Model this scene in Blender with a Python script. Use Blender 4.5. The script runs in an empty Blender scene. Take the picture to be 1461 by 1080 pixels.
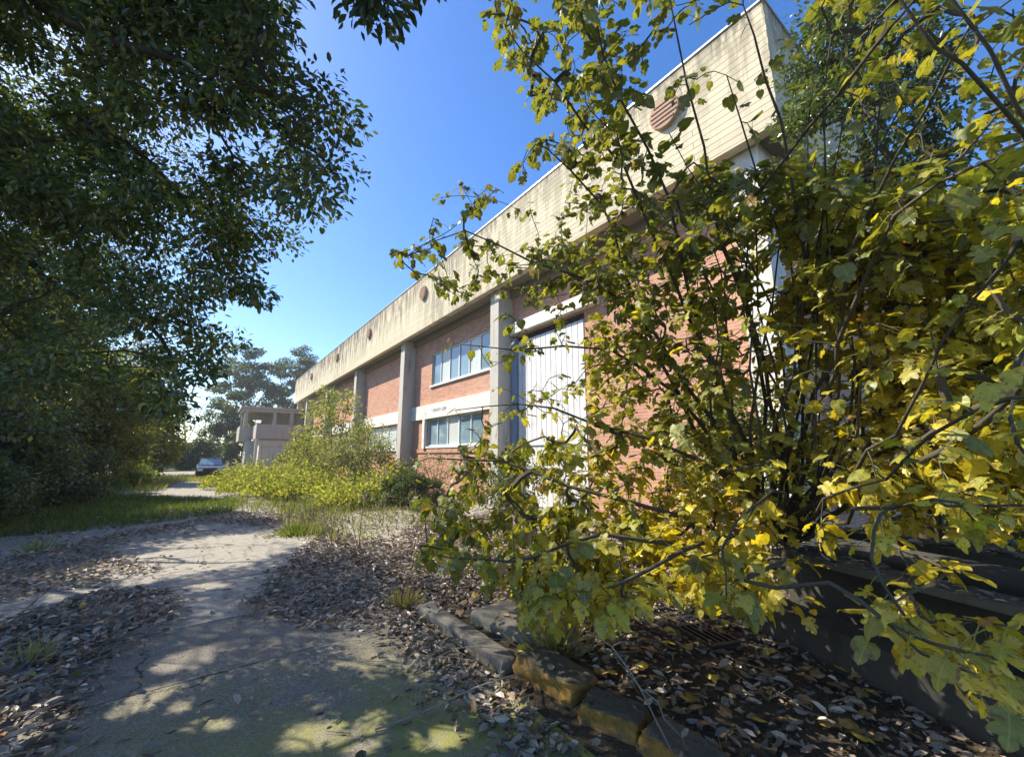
import bpy, math, random
import numpy as np
from mathutils import Vector

# ------------------------------------------------------------------ basics
SC = bpy.context.scene
COL = SC.collection
R = np.random.default_rng(7)
random.seed(7)
PI = math.pi
F_PX, CAM_H = 590.0, 1.6
PITCH = math.atan(109 / F_PX)
YAW = math.radians(36.06)
CAM = np.array([0, 0, CAM_H])
SUN_EL, SUN_AZ = math.radians(44), math.radians(38)     # azimuth from +Y towards -X
SUN = np.array([-math.sin(SUN_AZ) * math.cos(SUN_EL), math.cos(SUN_AZ) * math.cos(SUN_EL), math.sin(SUN_EL)])


def ray(x, y):
    r = (x - 730.5) / F_PX
    u = (540 - y) / F_PX
    fw = math.cos(PITCH) - u * math.sin(PITCH)
    up = math.sin(PITCH) + u * math.cos(PITCH)
    d = np.array([r * math.cos(YAW) + fw * math.sin(YAW), -r * math.sin(YAW) + fw * math.cos(YAW), up])
    return d / np.linalg.norm(d)


def at(x, y, dist):
    return CAM + ray(x, y) * dist


def gnd(x, y, z=0.0):
    d = ray(x, y)
    t = (z - CAM_H) / d[2]
    return (CAM + d * t)[:2]


def to_px(P):
    z = P[:, 2] - CAM_H
    rr = P[:, 0] * math.cos(YAW) - P[:, 1] * math.sin(YAW)
    fh = P[:, 0] * math.sin(YAW) + P[:, 1] * math.cos(YAW)
    fz = np.maximum(fh * math.cos(PITCH) + z * math.sin(PITCH), .05)
    return 730.5 + F_PX * rr / fz, 540 - F_PX * (-fh * math.sin(PITCH) + z * math.cos(PITCH)) / fz


def nrm(v):
    v = np.asarray(v, float)
    return v / np.maximum(np.linalg.norm(v, axis=-1, keepdims=True), 1e-9)


def in_poly(P, poly):
    poly = np.asarray(poly)
    x, y = P[:, 0], P[:, 1]
    inside = np.zeros(len(P), bool)
    j = len(poly) - 1
    for i in range(len(poly)):
        xi, yi = poly[i]
        xj, yj = poly[j]
        c = ((yi > y) != (yj > y)) & (x < (xj - xi) * (y - yi) / (yj - yi + 1e-12) + xi)
        inside ^= c
        j = i
    return inside


# ------------------------------------------------------------------ mesh accumulator
class Acc:
    def __init__(s):
        s.v, s.l, s.n, s.m, s.c, s.q = [], [], [], [], [], []
        s.nv = 0

    def add(s, verts, loops, sizes, mat=0, col=None, luv=None):
        verts = np.asarray(verts, float).reshape(-1, 3)
        s.v.append(verts)
        s.l.append(np.asarray(loops, int).ravel() + s.nv)
        s.n.append(np.asarray(sizes, int).ravel())
        s.m.append(np.full(len(s.n[-1]), mat, int))
        c = np.ones((len(verts), 4))
        if col is not None:
            c[:, :3] = col
        s.c.append(c)
        s.q.append(np.zeros((len(verts), 3)) if luv is None else luv)
        s.nv += len(verts)
        return s

    def poly(s, verts, faces, mat=0, col=None):
        return s.add(verts, [i for f in faces for i in f], [len(f) for f in faces], mat, col)

    def box(s, x0, x1, y0, y1, z0, z1, mat=0):
        v = [(x, y, z) for z in (z0, z1) for y in (y0, y1) for x in (x0, x1)]
        f = [(0, 2, 3, 1), (4, 5, 7, 6), (0, 1, 5, 4), (2, 6, 7, 3), (0, 4, 6, 2), (1, 3, 7, 5)]
        return s.poly(v, f, mat)

    def obox(s, c, u, v, w, mat=0):
        c, u, v, w = map(lambda a: np.asarray(a, float), (c, u, v, w))
        P = [c + a * u + b * v + d * w for d in (-1, 1) for b in (-1, 1) for a in (-1, 1)]
        f = [(0, 2, 3, 1), (4, 5, 7, 6), (0, 1, 5, 4), (2, 6, 7, 3), (0, 4, 6, 2), (1, 3, 7, 5)]
        return s.poly(P, f, mat)

    def tube(s, pts, rad, sides=6, mat=0, col=None):
        pts = np.asarray(pts, float)
        n = len(pts)
        rad = np.broadcast_to(np.asarray(rad, float), (n,))
        t = np.gradient(pts, axis=0)
        t = nrm(t)
        a = np.array([0, 0, 1.0]) if abs(t[0, 2]) < .9 else np.array([1.0, 0, 0])
        u = nrm(np.cross(t[0], a))
        ang = np.arange(sides) * 2 * PI / sides
        V = []
        for i in range(n):
            u = nrm(u - t[i] * np.dot(u, t[i]))
            w = np.cross(t[i], u)
            V.append(pts[i] + rad[i] * (np.cos(ang)[:, None] * u + np.sin(ang)[:, None] * w))
        V = np.concatenate(V)
        f = []
        for i in range(n - 1):
            for k in range(sides):
                k2 = (k + 1) % sides
                f.append((i * sides + k, i * sides + k2, (i + 1) * sides + k2, (i + 1) * sides + k))
        f.append(tuple(range(sides))[::-1])
        f.append(tuple((n - 1) * sides + k for k in range(sides)))
        return s.poly(V, f, mat, col)

    def cyl(s, c, axis, r, h, sides=20, mat=0):
        c = np.asarray(c, float)
        axis = nrm(axis)
        return s.tube([c - axis * h / 2, c + axis * h / 2], [r, r], sides, mat)

    def leaves(s, P, A, N, size, tmpl, col, mat=0):
        tv, tf = tmpl
        tv = np.asarray(tv, float)
        A = nrm(A)
        N = nrm(N - A * np.sum(N * A, 1, keepdims=True))
        B = np.cross(A, N)
        size = np.broadcast_to(np.asarray(size, float), (len(P),))
        W = P[:, None, :] + size[:, None, None] * (tv[None, :, 0, None] * B[:, None] + tv[None, :, 1, None] * A[:, None] + tv[None, :, 2, None] * N[:, None])
        k = len(tv)
        lo = np.array([i for f in tf for i in f])
        sz = np.array([len(f) for f in tf])
        n = len(P)
        loops = (lo[None, :] + (np.arange(n) * k)[:, None]).ravel()
        c = np.repeat(col, k, axis=0)
        q = np.empty((n, k, 3))
        q[:, :, :2] = tv[None, :, :2]
        q[:, :, 2] = ((np.arange(n) * .61803) % 1)[:, None] * 40
        return s.add(W.reshape(-1, 3), loops, np.tile(sz, n), mat, c, q.reshape(-1, 3))

    def build(s, name, mats, parent=None, origin=None, smooth=False):
        off = np.zeros(3)
        q = parent
        while q is not None:
            off += np.array(q.location)
            q = q.parent
        if origin is not None:
            off = np.asarray(origin, float)
        V = np.concatenate(s.v) - off
        L = np.concatenate(s.l)
        S = np.concatenate(s.n)
        me = bpy.data.meshes.new(name)
        me.vertices.add(len(V))
        me.vertices.foreach_set('co', V.astype(np.float32).ravel())
        me.loops.add(len(L))
        me.loops.foreach_set('vertex_index', L.astype(np.int32))
        me.polygons.add(len(S))
        me.polygons.foreach_set('loop_start', np.concatenate([[0], np.cumsum(S)[:-1]]).astype(np.int32))
        me.polygons.foreach_set('material_index', np.concatenate(s.m).astype(np.int32))
        if smooth:
            me.polygons.foreach_set('use_smooth', np.ones(len(S), bool))
        else:
            me.polygons.foreach_set('use_smooth', np.zeros(len(S), bool))
        a = me.attributes.new('tint', 'FLOAT_COLOR', 'POINT')
        a.data.foreach_set('color', np.concatenate(s.c).astype(np.float32).ravel())
        a = me.attributes.new('leaf_uv', 'FLOAT_VECTOR', 'POINT')
        a.data.foreach_set('vector', np.concatenate(s.q).astype(np.float32).ravel())
        for m in (mats if isinstance(mats, (list, tuple)) else [mats]):
            me.materials.append(m)
        me.update(calc_edges=True)
        o = bpy.data.objects.new(name, me)
        COL.objects.link(o)
        if parent is not None:
            o.parent = parent
        if origin is not None:
            o.location = origin
        return o


def thing(name, label, cat, loc=(0, 0, 0), group=None):
    o = bpy.data.objects.new(name, None)
    COL.objects.link(o)
    o.location = loc
    o.empty_display_size = .2
    return tag(o, label, cat, group)


def tag(o, label, cat, group=None, kind=None):
    o['label'] = label
    o['category'] = cat
    if group:
        o['group'] = group
    if kind:
        o['kind'] = kind
    return o


def kind(o, k):
    o['kind'] = k
    return o


# ------------------------------------------------------------------ materials
class NT:
    def __init__(s, name):
        s.m = bpy.data.materials.new(name)
        s.m.use_nodes = True
        s.t = s.m.node_tree
        s.t.nodes.clear()
        s.out = s.n('ShaderNodeOutputMaterial')

    def n(s, typ, **kw):
        nd = s.t.nodes.new(typ)
        for k, v in kw.items():
            setattr(nd, k, v)
        return nd

    def set(s, sock, v):
        if hasattr(v, 'is_output') or isinstance(v, bpy.types.NodeSocket):
            s.t.links.new(v, sock)
        elif isinstance(v, (tuple, list)) and len(v) == 3 and sock.type == 'RGBA':
            sock.default_value = (*v, 1)
        else:
            sock.default_value = v

    def coord(s, scale=(1, 1, 1), kind='Object'):
        c = s.n('ShaderNodeTexCoord').outputs[kind]
        mp = s.n('ShaderNodeMapping')
        s.set(mp.inputs['Vector'], c)
        mp.inputs['Scale'].default_value = scale
        return mp.outputs[0]

    def noise(s, vec, scale=5, detail=4, rough=.55, out=0):
        nd = s.n('ShaderNodeTexNoise')
        s.set(nd.inputs['Vector'], vec)
        nd.inputs['Scale'].default_value = scale
        nd.inputs['Detail'].default_value = detail
        nd.inputs['Roughness'].default_value = rough
        return nd.outputs[out]

    def math(s, op, a, b=0.0, clamp=False):
        nd = s.n('ShaderNodeMath', operation=op, use_clamp=clamp)
        s.set(nd.inputs[0], a)
        s.set(nd.inputs[1], b)
        return nd.outputs[0]

    def ramp(s, fac, lo, hi, a=0.0, b=1.0):
        nd = s.n('ShaderNodeMapRange', interpolation_type='SMOOTHSTEP')
        s.set(nd.inputs[0], fac)
        nd.inputs[1].default_value = lo
        nd.inputs[2].default_value = hi
        nd.inputs[3].default_value = a
        nd.inputs[4].default_value = b
        return nd.outputs[0]

    def mix(s, fac, a, b, mode='MIX'):
        nd = s.n('ShaderNodeMix', data_type='RGBA', blend_type=mode)
        s.set(nd.inputs[0], fac)
        s.set(nd.inputs[6], a)
        s.set(nd.inputs[7], b)
        return nd.outputs[2]

    def bump(s, h, strength=.4, dist=.02):
        nd = s.n('ShaderNodeBump')
        s.set(nd.inputs['Height'], h)
        nd.inputs['Strength'].default_value = strength
        nd.inputs['Distance'].default_value = dist
        return nd.outputs[0]

    def pbr(s, col, rough=.8, spec=.3, normal=None, metal=0.0):
        b = s.n('ShaderNodeBsdfPrincipled')
        s.set(b.inputs['Base Color'], col)
        s.set(b.inputs['Roughness'], rough)
        b.inputs['Specular IOR Level'].default_value = spec
        b.inputs['Metallic'].default_value = metal
        if normal is not None:
            s.set(b.inputs['Normal'], normal)
        s.t.links.new(b.outputs[0], s.out.inputs[0])
        return s.m

    def horiz(s):
        """(x+y, z, 0) so that courses run level on both facade directions"""
        c = s.n('ShaderNodeTexCoord').outputs['Object']
        sp = s.n('ShaderNodeSeparateXYZ')
        s.set(sp.inputs[0], c)
        a = s.math('ADD', sp.outputs[0], sp.outputs[1])
        cb = s.n('ShaderNodeCombineXYZ')
        s.set(cb.inputs[0], a)
        s.set(cb.inputs[1], sp.outputs[2])
        return cb.outputs[0], sp.outputs[2], a


def leaf_mat(name, trans=.4, gloss=.05, rough=.45, tfac=(1.25, 1.2, .6), veins=0.0, spots=0.0):
    t = NT(name)
    at_ = t.n('ShaderNodeAttribute', attribute_name='tint')
    col = at_.outputs['Color']
    nz = t.noise(t.coord((1, 1, 1)), 60, 2)
    col = t.mix(1.0, col, t.mix(nz, (.75, .75, .75), (1.2, 1.2, 1.2)), 'MULTIPLY')
    if veins or spots:
        uv = t.n('ShaderNodeAttribute', attribute_name='leaf_uv').outputs['Vector']
        sp = t.n('ShaderNodeSeparateXYZ')
        t.set(sp.inputs[0], uv)
        ax = t.math('ABSOLUTE', sp.outputs[0])
        mid = t.ramp(ax, .012, .026, 1, 0)
        fr = t.math('FRACT', t.math('MULTIPLY', t.math('SUBTRACT', sp.outputs[1], t.math('MULTIPLY', ax, .75)), 5.5))
        sv = t.ramp(t.math('ABSOLUTE', t.math('SUBTRACT', fr, .5)), .0, .09, .7, 0)
        col = t.mix(t.math('MULTIPLY', t.math('MAXIMUM', mid, sv), veins), col, (.62, .58, .22))
        n1 = t.noise(uv, 3.5, 4, .6)
        edge = t.ramp(t.math('ADD', n1, t.math('MULTIPLY', ax, .25)), .60, .68, 0, spots)
        col = t.mix(edge, col, (.20, .10, .03))
        n2 = t.noise(uv, 14, 2, .5)
        col = t.mix(t.ramp(n2, .66, .72, 0, spots), col, (.13, .07, .025))
    d = t.n('ShaderNodeBsdfDiffuse')
    t.set(d.inputs[0], col)
    tr = t.n('ShaderNodeBsdfTranslucent')
    t.set(tr.inputs[0], t.mix(1.0, col, tfac, 'MULTIPLY'))
    m1 = t.n('ShaderNodeMixShader')
    m1.inputs[0].default_value = trans
    t.t.links.new(d.outputs[0], m1.inputs[1])
    t.t.links.new(tr.outputs[0], m1.inputs[2])
    g = t.n('ShaderNodeBsdfGlossy')
    g.inputs['Roughness'].default_value = rough
    g.inputs[0].default_value = (.9, .95, 1, 1)
    m2 = t.n('ShaderNodeMixShader')
    m2.inputs[0].default_value = gloss
    t.t.links.new(m1.outputs[0], m2.inputs[1])
    t.t.links.new(g.outputs[0], m2.inputs[2])
    t.t.links.new(m2.outputs[0], t.out.inputs[0])
    return t.m


def bark_mat(name, a, b):
    t = NT(name)
    c = t.coord((1, 1, .35))
    n = t.noise(c, 22, 5, .65)
    return t.pbr(t.mix(n, a, b), .9, .2, t.bump(n, .6, .02))


def board_concrete():
    t = NT('board_formed_concrete')
    v, z, h = t.horiz()
    br = t.n('ShaderNodeTexBrick')
    t.set(br.inputs['Vector'], v)
    br.inputs['Scale'].default_value = 1
    br.inputs['Brick Width'].default_value = 3.1
    br.inputs['Row Height'].default_value = .145
    br.inputs['Mortar Size'].default_value = .009
    br.inputs['Mortar Smooth'].default_value = .4
    br.inputs['Color1'].default_value = (.70, .63, .46, 1)
    br.inputs['Color2'].default_value = (.60, .535, .385, 1)
    br.inputs['Mortar'].default_value = (.26, .22, .14, 1)
    grain = t.noise(t.coord((.6, .6, 14)), 6, 5, .6)
    col = t.mix(t.ramp(grain, .35, .75, 0, .45), br.outputs[0], (.40, .35, .24))
    # vertical weather streaks that start under the coping, and algae blotches
    cs = t.n('ShaderNodeCombineXYZ')
    t.set(cs.inputs[0], t.math('MULTIPLY', h, 1.7))
    t.set(cs.inputs[1], t.math('MULTIPLY', z, .28))
    st = t.noise(cs.outputs[0], 1.6, 5, .7)
    big = t.noise(t.coord((.1, .1, .1)), 1.2, 3)
    top = t.ramp(z, 7.4, 9.7, .05, .75)
    top = t.math('MULTIPLY', top, t.ramp(h, 10, 30, .6, 1.5))
    f = t.math('MULTIPLY', t.ramp(st, .44, .57), t.math('ADD', top, t.ramp(big, .45, .7, 0, .4)), True)
    rim = t.math('MULTIPLY', t.ramp(z, 9.0, 9.9), t.ramp(t.noise(cs.outputs[0], 4.5, 4, .7), .42, .6, 0, .75))
    col = t.mix(t.math('MAXIMUM', f, rim), col, (.13, .112, .085))
    return t.pbr(col, .9, .2, t.bump(t.math('ADD', t.math('MULTIPLY', br.outputs[1], -1), t.math('MULTIPLY', grain, .5)), .5, .02))


def plain_concrete(name, c1, c2, stain=(.12, .11, .09), amt=.5, sc=1.0):
    t = NT(name)
    c = t.coord()
    n = t.noise(c, 2.2 * sc, 7, .65)
    fine = t.noise(c, 45 * sc, 4, .7)
    streak = t.noise(t.coord((3, 3, .35)), 1.7 * sc, 5, .7)
    col = t.mix(n, c1, c2)
    col = t.mix(t.ramp(streak, .52, .72, 0, amt), col, stain)
    col = t.mix(t.ramp(fine, .3, .7, .25, 0), col, stain)
    return t.pbr(col, .9, .2, t.bump(t.math('ADD', fine, n), .35, .015))


def brick_mat():
    t = NT('red_brick')
    v, z, h = t.horiz()
    br = t.n('ShaderNodeTexBrick')
    t.set(br.inputs['Vector'], v)
    br.inputs['Scale'].default_value = 1
    br.inputs['Brick Width'].default_value = .27
    br.inputs['Row Height'].default_value = .078
    br.inputs['Mortar Size'].default_value = .007
    br.inputs['Mortar Smooth'].default_value = .2
    br.inputs['Color1'].default_value = (.55, .285, .19, 1)
    br.inputs['Color2'].default_value = (.41, .185, .125, 1)
    br.inputs['Mortar'].default_value = (.56, .46, .37, 1)
    n = t.noise(t.coord(), .7, 5, .6)
    col = t.mix(t.ramp(n, .4, .75, 0, .45), br.outputs[0], (.60, .40, .29))
    n2 = t.noise(t.coord((2, 2, .5)), 1.4, 5, .7)
    col = t.mix(t.ramp(n2, .55, .75, 0, .5), col, (.16, .09, .065))
    return t.pbr(col, .9, .15, t.bump(t.math('MULTIPLY', br.outputs[1], -1), .6, .01))


def paint(name, c, c2=None, rough=.6, amt=.4, metal=0.0, spec=.3, sc=3):
    t = NT(name)
    n = t.noise(t.coord(), sc, 6, .65)
    s = t.noise(t.coord((3, 3, .4)), 2, 5, .7)
    c2 = c2 or tuple(x * .55 for x in c)
    col = t.mix(t.ramp(n, .45, .75, 0, amt), c, c2)
    col = t.mix(t.ramp(s, .55, .75, 0, amt), col, tuple(x * .6 for x in c2))
    return t.pbr(col, rough, spec, t.bump(n, .1, .01), metal)


def soil_mat():
    t = NT('leaf_mould_soil')
    c = t.coord()
    a = t.noise(c, 1.1, 6, .65)
    b = t.noise(c, 30, 5, .7)
    col = t.mix(a, (.045, .036, .026), (.10, .08, .055))
    col = t.mix(t.ramp(b, .45, .7), col, (.14, .115, .08))
    g = t.noise(c, .23, 4)
    far = t.ramp(t.noise(c, .9, 4), .42, .6)
    sp = t.n('ShaderNodeSeparateXYZ')
    t.set(sp.inputs[0], c)
    gm = t.math('MULTIPLY', t.ramp(sp.outputs[1], 12, 22, 0, .8), far)
    col = t.mix(gm, col, (.10, .13, .03))
    return t.pbr(col, .95, .1, t.bump(t.math('ADD', t.math('MULTIPLY', b, .5), a), .9, .05))


def road_mat(name='worn_driveway_concrete', c1=(.23, .21, .17), c2=(.36, .325, .27), grain=.7):
    t = NT(name)
    c = t.coord()
    a = t.noise(c, .8, 7, .62)
    f = t.noise(c, 85, 4, .75)
    m = t.noise(c, 7, 6, .7)
    vo = t.n('ShaderNodeTexVoronoi')
    t.set(vo.inputs['Vector'], c)
    vo.inputs['Scale'].default_value = 150
    col = t.mix(a, c1, c2)
    col = t.mix(t.ramp(m, .45, .72, 0, .6), col, (.15, .13, .10))
    col = t.mix(t.ramp(vo.outputs[0], .12, .38, .55, 0), col, (.45, .42, .36))
    col = t.mix(t.ramp(f, .38, .62, grain, 0), col, (.06, .055, .045))
    wv = t.n('ShaderNodeVectorMath', operation='ADD')
    t.set(wv.inputs[0], c)
    sc_ = t.n('ShaderNodeVectorMath', operation='SCALE')
    t.set(sc_.inputs[0], t.noise(c, 2.5, 5, .6, 1))
    sc_.inputs['Scale'].default_value = .55
    t.set(wv.inputs[1], sc_.outputs[0])
    ve = t.n('ShaderNodeTexVoronoi', feature='DISTANCE_TO_EDGE')
    t.set(ve.inputs['Vector'], wv.outputs[0])
    ve.inputs['Scale'].default_value = .42
    crack = t.math('MULTIPLY', t.ramp(ve.outputs[0], .0015, .006, 1, 0), t.ramp(a, .42, .55))
    col = t.mix(crack, col, (.045, .04, .03))
    # moss: yellow-green, wide patches near the tree end of the drive
    sp = t.n('ShaderNodeSeparateXYZ')
    t.set(sp.inputs[0], c)
    near = t.ramp(sp.outputs[1], 1.6, 4.6, 1, 0)
    mo = t.noise(c, 1.9, 6, .66)
    mm = t.math('MULTIPLY', t.ramp(mo, .37, .53), near, True)
    mm = t.math('MULTIPLY', mm, t.ramp(m, .25, .6, .35, .95))
    col = t.mix(mm, col, (.25, .25, .05))
    h = t.math('ADD', t.math('MULTIPLY', f, .5), t.math('MULTIPLY', vo.outputs[0], -.3))
    h = t.math('ADD', h, t.math('MULTIPLY', m, .7))
    return t.pbr(col, .92, .2, t.bump(h, .7, .012))


def stone_mat():
    t = NT('mossy_orange_stone')
    c = t.coord()
    n = t.noise(c, 11, 8, .7)
    f = t.noise(c, 95, 4, .75)
    g = t.n('ShaderNodeNewGeometry')
    sp = t.n('ShaderNodeSeparateXYZ')
    t.set(sp.inputs[0], g.outputs['Normal'])
    side = t.ramp(sp.outputs[2], .35, .85, 1, 0)
    base = t.mix(n, (.19, .17, .13), (.11, .10, .07))
    och = t.mix(t.ramp(n, .35, .6), (.52, .27, .055), (.30, .20, .06))
    col = t.mix(t.math('MULTIPLY', side, t.ramp(n, .3, .42, .45, 1)), base, och)
    col = t.mix(t.ramp(f, .3, .55, .5, 0), col, (.06, .055, .04))
    return t.pbr(col, .9, .15, t.bump(t.math('ADD', n, t.math('MULTIPLY', f, .4)), .9, .035))


def glass_mat():
    t = NT('window_glass')
    n = t.noise(t.coord(), .8, 3)
    return t.pbr(t.mix(n, (.10, .19, .25), (.22, .32, .38)), .05, .9, t.bump(n, .05, .01))


M = dict(
    board=board_concrete(), brick=brick_mat(), soil=soil_mat(), road=road_mat(), pale=road_mat('pale_sunlit_concrete', (.33, .305, .255), (.46, .425, .36), .45), stone=stone_mat(), glass=glass_mat(),
    conc=plain_concrete('column_concrete', (.60, .58, .52), (.47, .45, .40)),
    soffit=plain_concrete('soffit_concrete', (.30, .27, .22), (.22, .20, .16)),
    darkconc=plain_concrete('shade_dark_concrete', (.085, .08, .07), (.05, .048, .042), (.025, .025, .02)),  # very dark base colour puts the shade under the fig into the steps
    kerb=plain_concrete('kerb_concrete', (.24, .225, .19), (.15, .14, .115), (.06, .055, .045)),
    annex=plain_concrete('annex_concrete', (.50, .46, .40), (.40, .37, .32), (.13, .12, .10), .6, .6),
    annexw=plain_concrete('annex_panel', (.70, .68, .64), (.58, .56, .52), (.2, .18, .15), .35, .6),
    annexb=paint('annex_grey_paint', (.34, .37, .38), None, .8),
    white=paint('white_paint', (.72, .70, .64), (.42, .38, .31), .7, .7),
    whitep=paint('white_sheet_metal', (.66, .67, .67), (.44, .43, .40), .5, .6),
    frame=paint('window_frame_paint', (.62, .66, .66), None, .5, .2),
    bluep=paint('faded_blue_paint', (.20, .30, .42), (.35, .40, .43), .6),
    curtain=paint('pale_curtain', (.50, .55, .52), (.40, .46, .44), .35, .3, 0, .6),
    rust=paint('rusty_vent', (.42, .28, .20), (.30, .18, .12), .9),
    coping=paint('zinc_coping', (.42, .43, .43), None, .45, .3, .5),
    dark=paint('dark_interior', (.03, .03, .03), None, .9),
    iron=paint('rusted_iron_and_rib_shade', (.05, .045, .04), (.08, .05, .03), .6, .5, .6),
    ink=paint('faded_blue_scrawl', (.28, .30, .42), None, .8),
    bark=bark_mat('dark_bark', (.035, .028, .02), (.09, .072, .052)),
    figbark=bark_mat('fig_bark', (.045, .04, .03), (.12, .105, .08)),
    palebark=bark_mat('pale_bark', (.22, .20, .17), (.33, .30, .26)),
    dead=bark_mat('dead_twig', (.17, .14, .11), (.34, .30, .24)),
    leaf=leaf_mat('tree_leaf', .42, .06, .36, (1.4, 1.35, .5)),
    figleaf=leaf_mat('fig_leaf', .52, .035, .45, (1.35, 1.25, .45), .28, .8),
    weed=leaf_mat('weed_leaf', .45, .02, .6),
    litter=leaf_mat('dead_leaf', .10, .045, .42, (1, .85, .6), .25, .6),
    grass=leaf_mat('grass_blade', .45, .02, .5),
    carpaint=paint('grey_car_paint', (.06, .063, .068), None, .25, .2, .3, .6),
    tyre=paint('black_rubber', (.02, .02, .02), None, .8),
    lamp=paint('lamp_glass', (.65, .66, .66), None, .1, .1, 0, .8),
)

# ------------------------------------------------------------------ leaf templates (x across, y along, z up)
OVAL = ([(0, 0, 0), (-.22, .35, .07), (-.17, .72, .03), (0, 1, -.10), (.17, .72, .03), (.22, .35, .07), (0, .5, -.02)],
        [(0, 6, 1), (1, 6, 2), (2, 6, 3), (3, 6, 4), (4, 6, 5), (5, 6, 0)])
RHOMB = ([(0, 0, 0), (-.27, .5, .06), (0, 1, -.06), (.27, .5, .06)], [(0, 2, 1), (0, 3, 2)])
BLADE = ([(-.035, 0, 0), (.035, 0, 0), (.026, .55, .06), (-.026, .55, .06), (0, 1, .26)], [(0, 1, 2, 3), (3, 2, 4)])


def fig_template(kind_):
    if kind_ == 0:      # five-lobed
        h = [(.15, -.06), (.36, .02), (.48, .20), (.40, .33), (.25, .37), (.40, .50), (.44, .66), (.31, .71), (.17, .63), (.20, .82), (.10, .95)]
    elif kind_ == 1:    # three-lobed
        h = [(.20, -.07), (.40, .06), (.46, .30), (.42, .52), (.33, .60), (.21, .52), (.22, .74), (.12, .93)]
    else:               # heart-shaped
        h = [(.20, -.08), (.40, .08), (.45, .32), (.36, .58), (.20, .82)]
    out = [(0, 0)] + h + [(0, 1)] + [(-x, y) for x, y in h[::-1]]
    mid = [(0, .18), (0, .42), (0, .68)]
    z = lambda x, y: .20 * abs(x) - .55 * x * x - .28 * y * y + .05 * math.sin(7 * x + 3 * y)
    v = [(x, y, z(x, y) + (.0 if abs(x) > .01 else -.025)) for x, y in out + mid]
    n = len(out)
    f = []
    def m_of(i, j):
        y = (out[i][1] + out[j][1]) / 2
        return n + (0 if y < .3 else 1 if y < .56 else 2)
    prev = None
    half = n // 2
    for side in (range(0, half), range(half, n)):
        prev = None
        for i in side:
            j = (i + 1) % n
            mm = m_of(i, j)
            if prev is not None and prev != mm:
                f.append((i, mm, prev) if True else None)
            f.append((i, j, mm))
            prev = mm
    return v, f


FIG = [fig_template(k) for k in range(3)]
# a curled dead leaf
CURL = ([(0, 0, .02), (-.24, .3, .16), (-.20, .7, .20), (0, 1, .12), (.20, .7, .17), (.24, .3, .14), (0, .33, 0), (0, .68, .02)],
        [(0, 6, 1), (1, 6, 7, 2), (2, 7, 3), (3, 7, 4), (4, 7, 6, 5), (5, 6, 0)])


def palette(n, cols, w, rng, jit=.18):
    cols = np.array(cols, float)
    w = np.array(w, float)
    c = cols[rng.choice(len(cols), n, p=w / w.sum())]
    return np.clip(c * (1 + jit * rng.standard_normal((n, 1))), .004, .9)


# ------------------------------------------------------------------ branching
def grow(paths, targets, rng, wander=.10, rtip=.006, power=2.3, up_bias=.0, step=.45):
    """paths: given polylines (first one starts at the ground; the others start near an earlier node).
    Every target is then joined to its nearest node. Returns nodes, parents, radii, chains (node index lists)."""
    nodes, par = [], []
    def add_path(pts, p):
        ids = []
        for q in pts:
            nodes.append(np.asarray(q, float))
            par.append(p)
            p = len(nodes) - 1
            ids.append(p)
        return ids
    chains = []
    for i, pts in enumerate(paths):
        pts = resample(pts, rng)
        if i == 0:
            chains.append(add_path(pts, -1))
        else:
            D = np.linalg.norm(np.array(nodes) - pts[0], axis=1)
            p = int(D.argmin())
            chains.append([p] + add_path(pts[1:], p))
    nprim = len(chains)
    order = np.argsort([np.min(np.linalg.norm(np.array(nodes) - t, axis=1)) for t in targets]) if len(targets) else []
    for k in order:
        t = targets[k]
        N = np.array(nodes)
        d = np.linalg.norm(N - t, axis=1)
        pen = d + np.where(N[:, 2] > t[2] + .3, .4, 0)
        p = int(pen.argmin())
        L = d[p]
        m = max(2, int(L / step) + 1)
        dv = nrm(N[p] - N[par[p]]) if par[p] >= 0 else np.zeros(3)
        a = N[p]
        pts = []
        sag = rng.standard_normal(3) * wander * L
        for s in range(1, m + 1):
            u = s / m
            q = a + (t - a) * u + sag * math.sin(PI * u) + np.array([0, 0, up_bias * L * math.sin(PI * u)]) + dv * (.55 * L * u * (1 - u) ** 2)
            pts.append(q)
        chains.append([p] + add_path(pts, p))
    n = len(nodes)
    acc = np.zeros(n)
    kids = np.zeros(n, int)
    for i in range(n):
        if par[i] >= 0:
            kids[par[i]] += 1
    rad = np.zeros(n)
    for i in range(n - 1, -1, -1):
        r = rtip if kids[i] == 0 else acc[i] ** (1 / power) + .0004
        rad[i] = r
        if par[i] >= 0:
            acc[par[i]] += r ** power
    return np.array(nodes), par, rad, chains, nprim


def resample(pts, rng, step=.35, wob=.02):
    pts = [np.asarray(p, float) for p in pts]
    out = [pts[0]]
    for i in range(len(pts) - 1):
        p0 = pts[max(i - 1, 0)]
        p1, p2 = pts[i], pts[i + 1]
        p3 = pts[min(i + 2, len(pts) - 1)]
        L = np.linalg.norm(p2 - p1)
        m = max(2, int(L / step))
        for s in range(1, m + 1):
            u = s / m
            q = .5 * ((2 * p1) + (-p0 + p2) * u + (2 * p0 - 5 * p1 + 4 * p2 - p3) * u * u + (-p0 + 3 * p1 - 3 * p2 + p3) * u ** 3)
            out.append(q + rng.standard_normal(3) * wob * min(1, L))
    return out


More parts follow.
